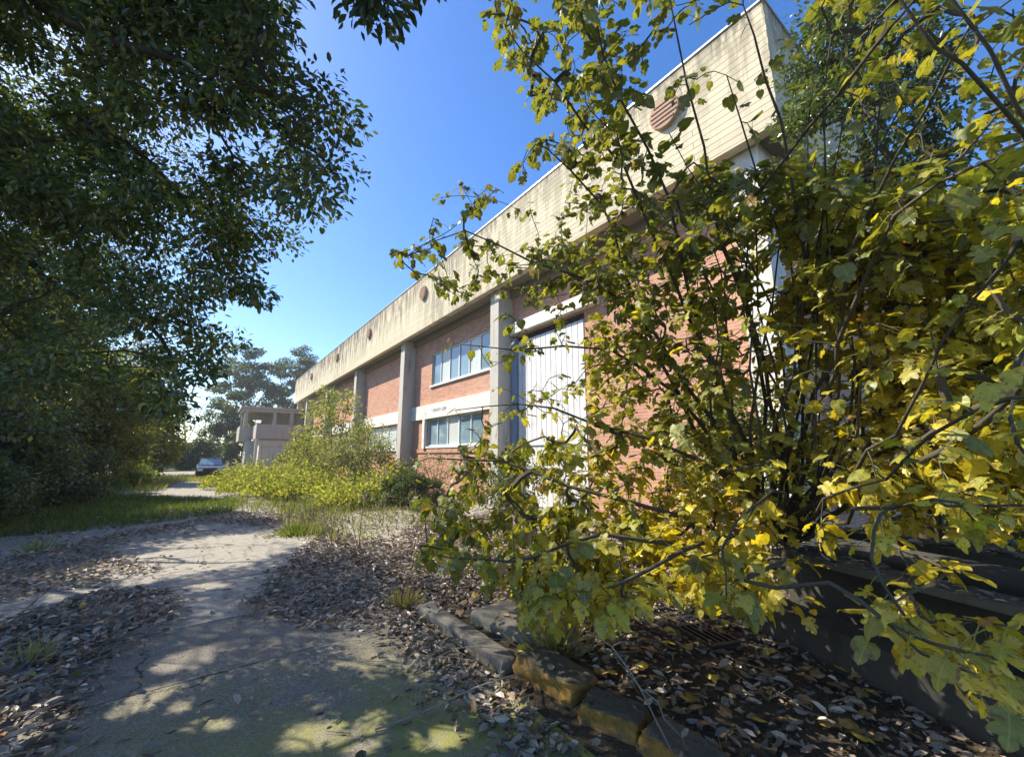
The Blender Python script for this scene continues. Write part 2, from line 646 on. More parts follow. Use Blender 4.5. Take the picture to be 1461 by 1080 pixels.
def blob_leaves(rng, centers, radii, per, flat=.75, droop=.35, edge=.5):
    """leaf bases, axes and normals scattered through ellipsoidal clumps, denser outwards"""
    C = np.repeat(centers, per, axis=0)
    Rr = np.repeat(radii, per)
    n = len(C)
    d = nrm(rng.standard_normal((n, 3)))
    r = rng.random(n) ** edge
    off = d * r[:, None] * Rr[:, None]
    off[:, 2] *= flat
    P = C + off
    A = nrm(d * np.array([1, 1, .5]) + rng.standard_normal((n, 3)) * .7 + np.array([0, 0, -droop]))
    N = nrm(np.array([0, 0, 1.0]) + rng.standard_normal((n, 3)) * .55)
    return P, A, N


SUN_SPOTS = []      # ground ellipses (centre xy, semi-axes xy) that the sun reaches through gaps cut into the crowns for them


def gap_filter(P, rng, soft=.18):
    keep = np.ones(len(P), bool)
    G = P - SUN * (P[:, 2:3] / SUN[2])
    for (cx, cy, ax, ay) in SUN_SPOTS:
        dx, dy = G[:, 0] - cx, G[:, 1] - cy
        a_ = dx * math.cos(YAW) - dy * math.sin(YAW)
        b_ = dx * math.sin(YAW) + dy * math.cos(YAW)
        q = (a_ / ax) ** 2 + (b_ / ay) ** 2
        q = q + rng.standard_normal(len(P)) * soft
        keep &= q > 1
    return keep


def plant(name, label, cat, base, rng, paths, targets, radii, per, lsize, cols, w, leafmat, barkmat, tmpl=OVAL, flat=.75,
          droop=.35, group=None, rtip=.006, trunk='trunk', limb='limb', sides=7, clip=None, colbias=None, edge=.5, gaps=False, wander=.1, crown='crown', jit=.2, tscale=1.0):
    base = np.asarray(base, float)
    root = thing(name, label, cat, tuple(base), group)
    nodes, par, rad, chains, npr = grow(paths, targets, rng, wander=wander, rtip=rtip)
    for i in range(npr):
        a = Acc()
        ids = chains[i]
        rr = rad[ids].copy()
        if i == 0:
            rr *= tscale
            rr[0] *= 1.25
        else:
            rr[0] = rr[1]
        a.tube(nodes[ids], rr, sides if i else sides + 2)
        a.build(trunk if i == 0 else limb, barkmat, root, smooth=True)
    cr = Acc()
    for ids in chains[npr:]:
        rr = rad[ids].copy()
        rr[0] = rr[1]
        cr.tube(nodes[ids], rr, 4, 1)
    P, A, N = blob_leaves(rng, np.asarray(targets), np.asarray(radii), per, flat, droop, edge)
    keep = P[:, 2] > base[2] + .02
    if gaps:
        keep &= gap_filter(P, rng)
    if clip is not None:
        keep &= clip(P)
    P, A, N = P[keep], A[keep], N[keep]
    n = len(P)
    col = palette(n, cols, w, rng, jit)
    if colbias is not None:
        col = colbias(P, col, rng)
    sz = lsize * rng.uniform(.65, 1.25, n)
    cr.leaves(P, A, N, sz, tmpl, col)
    cr.build(crown, [leafmat, barkmat], root)
    return root


def px_targets(rng, poly, n, dist, jitter=.0):
    """random points of a crown: directions inside an outline, distances from a function"""
    poly = np.array(poly, float)
    lo, hi = poly.min(0), poly.max(0)
    out = []
    while len(out) < n:
        q = lo + (hi - lo) * rng.random((400, 2))
        q = q[in_poly(q, poly)]
        out += [tuple(p) for p in q]
    out = out[:n]
    return np.array([at(x, y, dist(x, y)) for x, y in out])


# ------------------------------------------------------------------ camera, light, sky
cam = bpy.data.cameras.new('camera')
cam.sensor_fit = 'HORIZONTAL'
cam.sensor_width = 36
cam.lens = 36 * F_PX / 1461
cam.clip_start = .05
cam.clip_end = 3000
co = bpy.data.objects.new('camera', cam)
co.location = CAM
co.rotation_euler = (PI / 2 + PITCH, 0, -YAW)
COL.objects.link(co)
SC.camera = co

sl = bpy.data.lights.new('sun', 'SUN')
sl.energy = 4.6
sl.angle = math.radians(.5)
sl.color = (1.0, .93, .80)
so = bpy.data.objects.new('sun', sl)
so.rotation_euler = Vector(SUN).to_track_quat('Z', 'Y').to_euler()
COL.objects.link(so)

wd = bpy.data.worlds.new('World')
SC.world = wd
wd.use_nodes = True
wt = wd.node_tree
wt.nodes.clear()
wo = wt.nodes.new('ShaderNodeOutputWorld')
bg = wt.nodes.new('ShaderNodeBackground')
sk = wt.nodes.new('ShaderNodeTexSky')
sk.sky_type = 'NISHITA'
sk.sun_disc = False
sk.sun_elevation = SUN_EL
sk.sun_rotation = 2 * PI - SUN_AZ
sk.air_density = 1.0
sk.dust_density = .6
sk.ozone_density = 3.0
bg.inputs[1].default_value = .13
hs = wt.nodes.new('ShaderNodeHueSaturation')
hs.inputs['Saturation'].default_value = 1.3
hs.inputs['Hue'].default_value = .508
wt.links.new(sk.outputs[0], hs.inputs['Color'])
wt.links.new(hs.outputs[0], bg.inputs[0])
wt.links.new(bg.outputs[0], wo.inputs[0])
SC.view_settings.view_transform = 'Standard'
SC.view_settings.look = 'None'
SC.view_settings.exposure = 1.1
SC.view_settings.gamma = 1
SC.view_settings.use_white_balance = True
SC.view_settings.white_balance_temperature = 6700
SC.cycles.max_bounces = 8
SC.cycles.transparent_max_bounces = 8

# ------------------------------------------------------------------ ground
g = Acc()
S = 900
# one sheet: fine near the camera, coarse to the horizon
xs = np.concatenate([[-S, -200, -60, -20], np.linspace(-8, 12, 81), [20, 60, 200, S]])
ys = np.concatenate([[-S, -200, -60, -12], np.linspace(-4, 24, 113), [40, 80, 200, S]])
X, Y = np.meshgrid(xs, ys)
def mound(x, y):
    h = .10 * np.exp(-(((x - 3.6) / 1.6) ** 2 + ((y - 3.4) / 2.2) ** 2))
    h += .035 * np.sin(2.1 * x + .6) * np.sin(1.7 * y) * ((x > 2.1) & (x < 7)) * (y < 12)
    rough = .012 * np.sin(7 * x + 3 * y) * np.sin(5.3 * y - 2 * x) * (x > 2.1) * (y < 12) * (x < 8)
    return np.where((x > 2.1) | (x < -3.9), h + rough, 0.0)
Z = mound(X, Y)
V = np.stack([X, Y, Z], -1).reshape(-1, 3)
nx, ny = len(xs), len(ys)
ii = (np.arange(ny - 1)[:, None] * nx + np.arange(nx - 1)[None]).ravel()
g.add(V, np.stack([ii, ii + 1, ii + nx + 1, ii + nx], 1), np.full(len(ii), 4))
kind(g.build('ground', M['soil'], smooth=True), 'structure')

# driveway: cast slabs with open joints, ragged edges
def slab(name, x0, x1, y0, y1, z=.012, skew=0.0, th=.05):
    a = Acc()
    rng = np.random.default_rng(int(abs(y0 * 31 + x0 * 7)) + 3)
    e = .012
    def edge(p, q, n=10, w=.010):
        p, q = np.array(p), np.array(q)
        nn = np.array([-(q - p)[1], (q - p)[0]]) / np.linalg.norm(q - p)
        return [p + (q - p) * t / n + nn * rng.uniform(-w, w) * (0 < t < n) for t in range(n)]
    c = [(x0 + e, y0 + e), (x1 - e, y0 + e + skew), (x1 - e, y1 - e + skew), (x0 + e, y1 - e)]
    ring = []
    for i in range(4):
        ring += edge(c[i], c[(i + 1) % 4])
    n = len(ring)
    top = [(p[0], p[1], z) for p in ring]
    bot = [(p[0], p[1], z - th) for p in ring]
    f = [tuple(range(n))] + [((i + 1) % n, i, n + i, n + (i + 1) % n) for i in range(n)]
    a.poly(top + bot, f)
    o = kind(a.build(name, M['pale'] if y0 > 5 else M['road']), 'structure')  # far slabs get a paler copy: sunlight put into their colour
    return o
k = 0.0
yb = [-5, -.6, 3.95, 5.15, 6.75, 8.9, 12.6, 17.5, 23, 30, 40, 52]
for i in range(len(yb) - 1):
    y0, y1 = yb[i], yb[i + 1]
    slab('driveway', -3.9, -1.35, y0, y1, .010 + .003 * (i % 3), .12)
    slab('driveway', -1.35, 1.86 if y0 < 5 else 1.95, y0, y1, .013 + .003 * ((i + 1) % 3), .17)
slab('apron', 2.2, 8.3, 6.4, 7.9, .030)
slab('apron', 2.4, 8.3, 7.9, 10.4, .034)
slab('apron', 2.7, 8.3, 10.4, 12.2, .030)

# ------------------------------------------------------------------ kerb and loose stones
def rough_block(cx, cy, z0, z1, lx, ly, rz, rng, n=6, amp=.02, taper=.06, wave=.012):
    """a chipped block: subdivided box with displaced verts"""
    a = Acc()
    us = np.linspace(-1, 1, n)
    V, F = [], []
    c, s = math.cos(rz), math.sin(rz)
    idx = {}
    def vid(i, j, k_):
        key = (i, j, k_)
        if key not in idx:
            u, v, w = us[i], us[j], us[k_]
            m = np.array([u, v, w])
            # round the edges
            ex = np.sort(np.abs(m))[::-1]
            rnd = 1 - .05 * (ex[0] * ex[1]) ** 6 - .04 * (ex[0] * ex[1] * ex[2]) ** 4
            u, v, w = m * rnd
            x = u * lx / 2 * (1 - taper * (w + 1) / 2)
            y = v * ly / 2 * (1 - taper * (w + 1) / 2)
            q = rng.standard_normal(3) * amp
            q = q + np.array([math.sin(9 * y + 5 * w + 3 * cy), math.sin(11 * x + 4 * w + cx), math.sin(8 * x + 9 * y)]) * wave
            x, y = x + q[0], y + q[1]
            z = (z0 + z1) / 2 + w * (z1 - z0) / 2 + q[2] * .6
            idx[key] = len(V)
            V.append((cx + x * c - y * s, cy + x * s + y * c, z))
        return idx[key]
    m = n - 1
    for i in range(m):
        for j in range(m):
            F.append((vid(i, j, 0), vid(i, j + 1, 0), vid(i + 1, j + 1, 0), vid(i + 1, j, 0)))
            F.append((vid(i, j, m), vid(i + 1, j, m), vid(i + 1, j + 1, m), vid(i, j + 1, m)))
            F.append((vid(i, 0, j), vid(i + 1, 0, j), vid(i + 1, 0, j + 1), vid(i, 0, j + 1)))
            F.append((vid(i, m, j), vid(i, m, j + 1), vid(i + 1, m, j + 1), vid(i + 1, m, j)))
            F.append((vid(0, i, j), vid(0, i, j + 1), vid(0, i + 1, j + 1), vid(0, i + 1, j)))
            F.append((vid(m, i, j), vid(m, i + 1, j), vid(m, i + 1, j + 1), vid(m, i, j + 1)))
    a.poly(V, F)
    return a

rk = np.random.default_rng(11)
tag(rough_block(2.0, 3.55, -.1, .10, .17, 1.55, .02, rk, 14, .0025, .02, .002).build('kerb_stone', M['kerb'], origin=(2.0, 3.55, 0), smooth=True),
    'long low grey concrete kerb stone edging the driveway beside the leaf pile', 'kerb stone', 'kerb stones along the driveway')
tag(rough_block(2.52, 3.28, -.1, .15, .60, .95, .10, rk, 14, .003, .02, .003).build('kerb_stone', M['kerb'], origin=(2.52, 3.28, 0), smooth=True),
    'broad flat grey concrete slab lying behind the long low kerb', 'kerb stone', 'kerb stones along the driveway')
tag(rough_block(2.17, 2.47, -.1, .15, .28, .60, .10, rk, 18, .0035, .05).build('kerb_stone', M['stone'], origin=(2.17, 2.47, 0), smooth=True),
    'largest squared kerb block with a mossy orange face and grey top', 'kerb stone', 'kerb stones along the driveway')
tag(rough_block(2.17, 1.93, -.1, .12, .26, .42, .32, rk, 16, .006, .16).build('kerb_stone', M['stone'], origin=(2.17, 1.93, 0), smooth=True),
    'tilted broken kerb stone with an orange face between two larger ones', 'kerb stone', 'kerb stones along the driveway')
tag(rough_block(2.20, 1.50, -.1, .12, .26, .42, -.08, rk, 16, .005, .12).build('kerb_stone', M['stone'], origin=(2.20, 1.50, 0), smooth=True),
    'orange mossy kerb stone nearest the camera, cut by the bottom edge', 'kerb stone', 'kerb stones along the driveway')

# ------------------------------------------------------------------ main building
FX, WX = 7.5, 8.4                 # fascia face, brick face
Y0, Y1 = 2.35, 52.6
Z0, Z1 = 7.35, 9.95
XE = 34.0
b = thing('industrial_building', 'long two storey red brick factory building with a deep cream concrete parapet', 'building', (FX, Y0, 0))
def part(name, mat, fill, parent=b, smooth=False):
    a = Acc()
    fill(a)
    return a.build(name, mat, parent, smooth=smooth)

def _fascia(a):
    a.box(FX, FX + .22, Y0, Y1, Z0, Z1)
    a.box(FX + .22, XE, Y0, Y0 + .22, Z0, Z1)
    a.box(FX + .22, XE, Y1 - .22, Y1, Z0, Z1)
fas = part('parapet', M['board'], _fascia)
part('coping', M['coping'], lambda a: (a.box(FX - .03, FX + .27, Y0 - .03, Y1 + .03, Z1 + .001, Z1 + .05), a.box(FX + .27, XE, Y0 - .03, Y0 + .26, Z1 + .001, Z1 + .05)), fas)
part('roof', M['soffit'], lambda a: a.box(FX + .23, XE, Y0 + .23, Y1 - .23, 8.9, 9.1))
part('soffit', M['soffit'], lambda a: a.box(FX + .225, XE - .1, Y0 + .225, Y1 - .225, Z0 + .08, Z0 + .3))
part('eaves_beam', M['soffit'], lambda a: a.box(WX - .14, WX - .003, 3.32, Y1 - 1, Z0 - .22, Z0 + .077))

cols = [3.1, 11.75, 20.4, 29.0, 37.7, 46.4, 51.8]
for i, y in enumerate(cols):
    part('column', M['white'] if i == 0 else M['conc'], lambda a: a.box(7.78, WX - .002, y - .26, y + .26, -.1, Z0 + .078))

# brick wall with real openings: (y0,y1,z0,z1)
openings = [(12.9, 18.1, 4.85, 6.4), (13.4, 18.4, 2.0, 3.27), (8.0, 11.45, -.1, 5.65), (21.3, 27.6, 1.9, 3.2), (30.2, 36.6, 1.9, 3.2)]
def _wall(a):
    ys_ = sorted({3.3, Y1 - .6} | {o[0] for o in openings} | {o[1] for o in openings})
    for y0, y1 in zip(ys_[:-1], ys_[1:]):
        cuts = sorted([(o[2], o[3]) for o in openings if o[0] <= y0 and o[1] >= y1])
        z = -.1
        for c0, c1 in cuts:
            if c0 > z:
                a.box(WX, WX + .3, y0, y1, z, c0)
            z = c1
        a.box(WX, WX + .3, y0, y1, z, Z0 + .079)
    a.box(WX + .3, XE - .5, 3.3, 3.6, -.1, Z0 + .079)
part('brick_wall', M['brick'], _wall)
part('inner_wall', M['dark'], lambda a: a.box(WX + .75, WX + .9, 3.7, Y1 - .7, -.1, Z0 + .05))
# white floor band, one length per bay
for y0, y1 in [(12.02, 20.13), (20.67, 28.73), (29.27, 37.43), (37.97, 46.13)]:
    bd = part('floor_band', M['white'], lambda a: a.box(WX - .12, WX - .003, y0, y1, 3.28, 3.95))
    if y0 < 13:
        a = Acc()
        rr = np.random.default_rng(5)
        for q in range(9):
            yy = 16.3 + q * .17 + rr.random() * .12
            pts = [(WX - .126, yy - .10 * rr.random() + .10 * math.cos(t * 2.1 + q), 3.62 + .07 * math.sin(t * 1.7 + q * 2)) for t in np.linspace(0, 4, 9)]
            a.tube(pts, .006, 4)
        a.build('scrawl', M['ink'], bd)
part('door_lintel', M['white'], lambda a: a.box(WX - .25, WX - .002, 7.4, 11.47, 5.72, 6.10))
# upper window
def window(y0, y1, z0, z1, n, panels, sill=True):
    x = WX + .10
    fr = Acc()
    t = .06
    fr.box(x - .05, x + .04, y0 + .003, y1 - .003, z0 + .003, z0 + t)
    fr.box(x - .05, x + .04, y0 + .003, y1 - .003, z1 - t, z1 - .003)
    w = (y1 - y0) / n
    for i in range(n + 1):
        yy = y0 + i * w
        tt = t * (1.5 if i == n // 2 else 1) / 2
        lo, hi = max(y0 + .003, yy - tt), min(y1 - .003, yy + tt)
        fr.box(x - .048, x + .038, lo, hi, z0 + t, z1 - t)
    w_ = fr.build('window', M['frame'], b)
    for i in range(n):
        pa = Acc()
        lo, hi = y0 + i * w + t, y0 + (i + 1) * w - t
        pa.box(x - .008, x + .004, lo, hi, z0 + t + .004, z1 - t - .004)
        pa.build('pane', M['curtain'] if i in panels else M['glass'], w_)
    if sill:
        s = Acc()
        s.box(WX - .08, WX + .06, y0 - .08, y1 + .08, z0 - .09, z0 - .003)
        s.build('sill', M['frame'], w_)
    return w_
window(12.9, 18.1, 4.85, 6.4, 6, (1, 4))
window(13.4, 18.4, 2.0, 3.27, 5, (2,))
window(21.3, 27.6, 1.9, 3.2, 5, (0, 1, 2, 3, 4))
window(30.2, 36.6, 1.9, 3.2, 5, (0, 1, 2, 3, 4))
part('window_pilaster', M['white'], lambda a: a.box(WX - .14, WX - .004, 18.43, 18.68, 1.9, 3.277))
part('plinth_course', M['brick'], lambda a: a.box(WX - .05, WX - .002, 12.03, 20.1, 1.70, 1.88))
# ribbed white sliding door and its blue post
def _door(a):
    y = 8.03
    while y < 11.1:
        a.box(WX - .02, WX + .10, y, y + .215, .05, 5.45)
        a.box(WX + .05, WX + .08, y + .215, y + .24, .05, 5.45, 1)  # dark strip paints in the shade between the ribs
        y += .24
dr = part('ribbed_door', [M['whitep'], M['iron']], _door)
part('bottom_rail', M['frame'], lambda a: a.box(WX - .06, WX - .022, 8.03, 11.1, 1.9, 2.02), dr)
part('door_post', M['bluep'], lambda a: a.box(WX - .10, WX + .1, 11.18, 11.44, -.05, 5.6))
part('dark_gap_strip', M['dark'], lambda a: a.box(WX + .02, WX + .2, 8.02, 11.17, 5.46, 5.6))  # solid dark strip, the shade of the gap put in as colour
# rusty round vents in the parapet
for y in (4.45, 17.3, 25.45, 33.4, 43.2):
    r = .34 if y > 5 else .36
    a = Acc()
    a.cyl((FX - .05, y, 9.08), (1, 0, 0), r, .13, 22)
    v_ = a.build('vent', M['rust'], b)
    a = Acc()
    for q in range(-2, 3):
        hw = math.sqrt(max(.01, r * r * .8 - (q * .11) ** 2))
        a.box(FX - .135, FX - .117, y - hw, y + hw, 9.08 + q * .11 - .02, 9.08 + q * .11 + .02)
    a.build('louvre', M['rust'], v_)

# ------------------------------------------------------------------ annex at the far end
an = thing('annex_building', 'small derelict concrete annex with balcony and open roof storey at the far end', 'building', (3.7, 46, 0))
part('wall', M['annexw'], lambda a: a.box(4.0, 8.35, 46.5, 51.5, 0, 3.0), an)
def _panels(a):
    for x in (4.15, 5.25, 6.35):
        a.box(x, x + 1.04, 46.44, 46.497, .3, 2.25)
part('wall_panel', M['annexw'], _panels, an)
part('lintel_band', M['annexw'], lambda a: a.box(3.85, 8.36, 46.35, 46.49, 2.45, 3.02), an)
part('terrace_parapet', M['annex'], lambda a: (a.box(3.6, 8.36, 46.0, 46.2, 3.12, 4.5), a.box(3.6, 3.8, 46.2, 49.9, 3.12, 4.5)), an)
part('terrace_slab', M['annex'], lambda a: a.box(3.8, 8.36, 46.2, 51.4, 3.05, 3.3), an)
part('post', M['annexw'], lambda a: a.box(3.62, 3.86, 46.02, 46.28, 0, 3.10), an)
part('side_wall', M['annexb'], lambda a: a.box(3.1, 3.95, 49.0, 52, 0, 3.0), an)
part('balcony', M['annex'], lambda a: (a.box(2.45, 3.58, 49.6, 49.78, 2.95, 4.45), a.box(2.45, 2.63, 49.78, 54, 2.95, 4.45), a.box(2.64, 3.58, 49.79, 54, 2.95, 3.15)), an)
for x in (2.75, 5.3, 6.9):
    part('roof_post', M['annex'], lambda a: a.box(x, x + .32, 50.0, 50.32, 3.3, 6.0), an)
part('roof_post', M['annex'], lambda a: a.box(2.75, 3.05, 54.5, 54.8, 3.3, 6.0), an)
part('roof', M['annex'], lambda a: (a.box(2.6, 8.1, 49.9, 56, 6.0, 6.3), a.box(2.4, 8.3, 49.7, 56.2, 6.31, 6.5)), an)
part('back_wall', M['annex'], lambda a: (a.box(4.6, 8.1, 53.8, 54, 3.3, 5.99), a.box(2.76, 4.6, 53.8, 54, 5.4, 5.99)), an)

# low wall across the end of the drive
fw = Acc()
fw.box(-9, 2.2, 66, 66.3, 0, 3.0)
fw.box(-9.1, 2.3, 65.9, 66.4, 3.003, 3.15)
tag(fw.build('boundary_wall', M['annexw'], origin=(-3, 66, 0)), 'low grey boundary wall behind the dark hedge at the end of the drive', 'wall')

# ------------------------------------------------------------------ parked car
cx, cy = .35, 37.0
car = thing('parked_car', 'grey car parked facing the camera at the far end of the drive', 'car', (cx, cy, 0))
def extr(a, prof, w0, w1, mat=0):
    """side profile (y,z,half-width factor) lofted across the width"""
    n = len(prof)
    V = []
    for sx in (-1, 1):
        for (y, z, k_) in prof:
            V.append((cx + sx * w0 * k_, cy + y, z))
    F = [tuple(range(n)), tuple(range(2 * n - 1, n - 1, -1))]
    for i in range(n):
        j = (i + 1) % n
        F.append((i, n + i, n + j, j))
    a.poly(V, F, mat)
part('body', M['carpaint'], lambda a: (
    extr(a, [(-1.85, .30, .92), (-1.9, .52, .95), (-1.75, .74, .95), (-.95, .90, .98), (1.5, .98, .98), (1.85, .9, .95), (1.9, .35, .95), (1.7, .22, .95), (-1.7, .22, .95)], .80, .8),
    extr(a, [(-.93, .905, .90), (-.30, 1.33, .76), (.7, 1.37, .76), (1.45, .985, .9)], .80, .8)), car)
part('windscreen', M['glass'], lambda a: a.poly([(cx - .66, cy - .93, .925), (cx + .66, cy - .93, .925), (cx + .56, cy - .345, 1.318), (cx - .56, cy - .345, 1.318)], [(0, 1, 2, 3)]), car)
part('bumper', M['tyre'], lambda a: a.box(cx - .74, cx + .74, cy - 1.96, cy - 1.86, .30, .47), car)
part('grille', M['tyre'], lambda a: a.box(cx - .36, cx + .36, cy - 1.90, cy - 1.855, .52, .66), car)
for s in (-1, 1):
    part('headlight', M['lamp'], lambda a: a.obox((cx + s * .56, cy - 1.83, .62), (.15, 0, 0), (0, .05, 0), (0, 0, .075)), car)
    for yy in (-1.2, 1.2):
        wh = part('wheel', M['tyre'], lambda a: a.cyl((cx + s * .70, cy + yy, .29), (1, 0, 0), .29, .19, 18), car)
        part('rim', M['coping'], lambda a: a.cyl((cx + s * .80, cy + yy, .29), (1, 0, 0), .17, .012, 14), wh)

# ------------------------------------------------------------------ concrete steps under the fig, drain grate
u = np.array([.32, .947, 0])
nv = np.array([.947, -.32, 0])     # away from the camera
A0 = np.array([3.85, 1.95, 0])
st = thing('concrete_steps', 'shade-darkened concrete steps with open risers hidden under the yellow fig branches', 'steps', tuple(A0))
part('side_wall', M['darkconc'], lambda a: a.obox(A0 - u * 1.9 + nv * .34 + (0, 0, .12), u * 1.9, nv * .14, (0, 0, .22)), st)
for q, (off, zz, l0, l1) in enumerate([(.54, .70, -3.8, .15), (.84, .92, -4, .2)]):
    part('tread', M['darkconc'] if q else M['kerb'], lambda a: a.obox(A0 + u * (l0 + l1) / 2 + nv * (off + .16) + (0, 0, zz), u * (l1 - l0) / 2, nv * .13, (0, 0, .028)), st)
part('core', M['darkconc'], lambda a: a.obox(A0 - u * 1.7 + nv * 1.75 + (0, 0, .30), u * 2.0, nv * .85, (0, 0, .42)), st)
gr = thing('drain_grate', 'rusty iron drain grate with parallel bars set in the leaf litter', 'grate', (3.5, 2.15, .1))
gc = np.array([3.55, 2.1, .125])
for s_ in (-1, 1):
    part('frame', M['iron'], lambda a: a.obox(gc + u * .20 * s_, u * .015, nv * .15, (0, 0, .014)), gr)
for q in range(6):
    part('bar', M['iron'], lambda a: a.obox(gc + nv * (-.14 + .056 * q), u * .184, nv * .007, (0, 0, .012)), gr)

# ------------------------------------------------------------------ sun spots that the crown gaps let through (from the photograph's lit patches)
for (x, y, w, h) in [(270, 943, 46, 17), (215, 1002, 38, 24), (260, 1015, 20, 10), (455, 1056, 62, 24), (525, 1062, 45, 26), (635, 1060, 60, 24), (300, 1040, 50, 10),
                     (270, 800, 125, 20), (335, 793, 70, 12), (345, 769, 60, 7), (585, 757, 42, 18), (110, 852, 45, 7), (200, 832, 25, 6), (300, 838, 30, 5), (730, 1010, 40, 25), (880, 960, 60, 26),
                     (40, 1050, 45, 26), (540, 1030, 20, 10), (620, 745, 30, 10)]:
    c = gnd(x, y)
    ax = np.linalg.norm(gnd(x + w, y) - c)
    d1 = np.linalg.norm(gnd(x, y - h) - c)
    # ellipse in ground axes, roughly
    SUN_SPOTS.append((c[0], c[1], max(ax * .9, .10), max(d1 * .9, .10)))

# ------------------------------------------------------------------ the big tree over the drive
rt = np.random.default_rng(21)
crown_poly = [(-200, -260), (385, -260), (385, -40), (395, 20), (395, 70), (395, 92), (405, 108), (470, 128), (506, 172), (484, 205), (462, 215), (490, 258), (478, 282),
              (440, 303), (420, 322), (418, 352), (380, 385), (372, 425), (345, 440), (335, 475), (305, 505), (296, 540), (262, 556), (235, 600), (120, 560), (-60, 560), (-240, 500)]
def bt_dist(x, y):
    d = 3.45 + (540 - x) * .0050 + rt.normal() * .5
    return max(2.7, d)
T1 = px_targets(rt, crown_poly, 520, bt_dist)
# the part of the crown left of and above the frame
T2 = []
def fig_clear(q):
    for zz_ in (1.6, 2.8, 4.2):
        G_ = q - SUN * ((q[2] - zz_) / SUN[2])
        if q[2] > zz_ and ((G_[0] - 4.0) / 2.7) ** 2 + ((G_[1] - 1.2) / 3.1) ** 2 < 1:
            return False
    return True
while len(T2) < 640:
    q = np.array([rt.uniform(-8.5, .5), rt.uniform(1.5, 12.5), rt.uniform(3.4, 10.5)])
    if ((q[0] + 4) / 4.6) ** 2 + ((q[1] - 6.5) / 6) ** 2 + ((q[2] - 6.2) / 4.4) ** 2 < 1 and q[0] + q[1] * -.32 < -3.0 + rt.normal() * .3 and fig_clear(q):
        T2.append(q)
T = np.concatenate([T1, np.array(T2)])
tb = np.array([-5.2, 6.6, 0])
paths = [[tb, tb + (.15, .0, 1.5), tb + (.1, .2, 3.0), tb + (.3, .1, 5.0), tb + (.5, .3, 7.4)],
         [tb + (.1, .2, 3.0), at(-40, 360, 6.2), at(60, 400, 5.6), at(130, 432, 5.3), at(230, 455, 5.0)],
         [tb + (.3, .1, 5.0), at(-40, -50, 5.9), at(60, 12, 5.3), at(150, 55, 4.9), at(260, 88, 4.4), at(350, 112, 4.0), at(430, 165, 3.7)],
         [at(265, 90, 4.4), at(290, 140, 4.3), at(330, 220, 4.2), at(400, 270, 3.9)],
         [tb + (.2, .1, 4.0), at(-30, 210, 5.6), at(120, 180, 5.2), at(220, 235, 4.9), at(280, 320, 4.8)],
         [tb + (.1, .2, 3.0), tb + (-1.2, -1.5, 4.6), tb + (-1.5, -3, 6)],
         [tb + (.1, .2, 3.2), tb + (.6, 2.0, 4.6), tb + (.7, 4, 6)],
         [tb + (.3, .1, 5.0), tb + (1.2, -1.8, 6.3), tb + (2.0, -3.0, 7.2)]]
def bt_clip(P):
    k_ = np.ones(len(P), bool)
    for zz_ in (1.8, 2.8):
        G_ = P - SUN * ((P[:, 2:3] - zz_) / SUN[2])
        k_ &= ((G_[:, 0] - 4.6) / 1.75) ** 2 + ((G_[:, 1] - 1.0) / 1.9) ** 2 + rt.normal(0, .15, len(P)) > 1
    return k_
def bt_col(P, c, rng):
    s = np.sin(1.3 * P[:, 0] + .7 * P[:, 2]) + np.sin(1.1 * P[:, 1] + 2 * P[:, 2] * .4)
    c = c * (1 + .18 * s)[:, None]
    return np.clip(c, .004, 1)
plant('broadleaf_tree', 'big dark evergreen broadleaf tree whose boughs overhang the drive at upper left', 'tree', tb, rt, paths, T,
      np.concatenate([rt.uniform(.16, .34, len(T1)), rt.uniform(.45, .75, len(T2))]), 165, .061, [(.045, .08, .024), (.07, .11, .03), (.13, .155, .04), (.19, .18, .04)], [5, 4, 1.8, .8], M['leaf'], M['bark'],
      flat=.7, droop=.5, gaps=True, colbias=bt_col, clip=bt_clip, rtip=.0034, tscale=2.2)
# a second crown that just dips into the frame at the top
rt2 = np.random.default_rng(22)
T = px_targets(rt2, [(500, -25), (510, 0), (525, 14), (548, 18), (570, 4), (582, -14), (610, -120), (510, -140)], 20, lambda x, y: 3.7 + rt2.normal() * .25)
tb2 = np.array([-3.6, 2.2, 0])
plant('overhanging_tree', 'dark leafy branch tip of a tree reaching in at the top edge of the sky', 'tree', tb2, rt2,
      [[tb2, tb2 + (.1, .2, 2.5), tb2 + (.3, .4, 5.5), tb2 + (1.2, 1.2, 8.0), at(560, -300, 5.4), at(550, -60, 3.8)]], T, rt2.uniform(.15, .26, len(T)), 70, .07,
      [(.035, .065, .022), (.055, .085, .022)], [1, 1], M['leaf'], M['bark'], droop=.5)

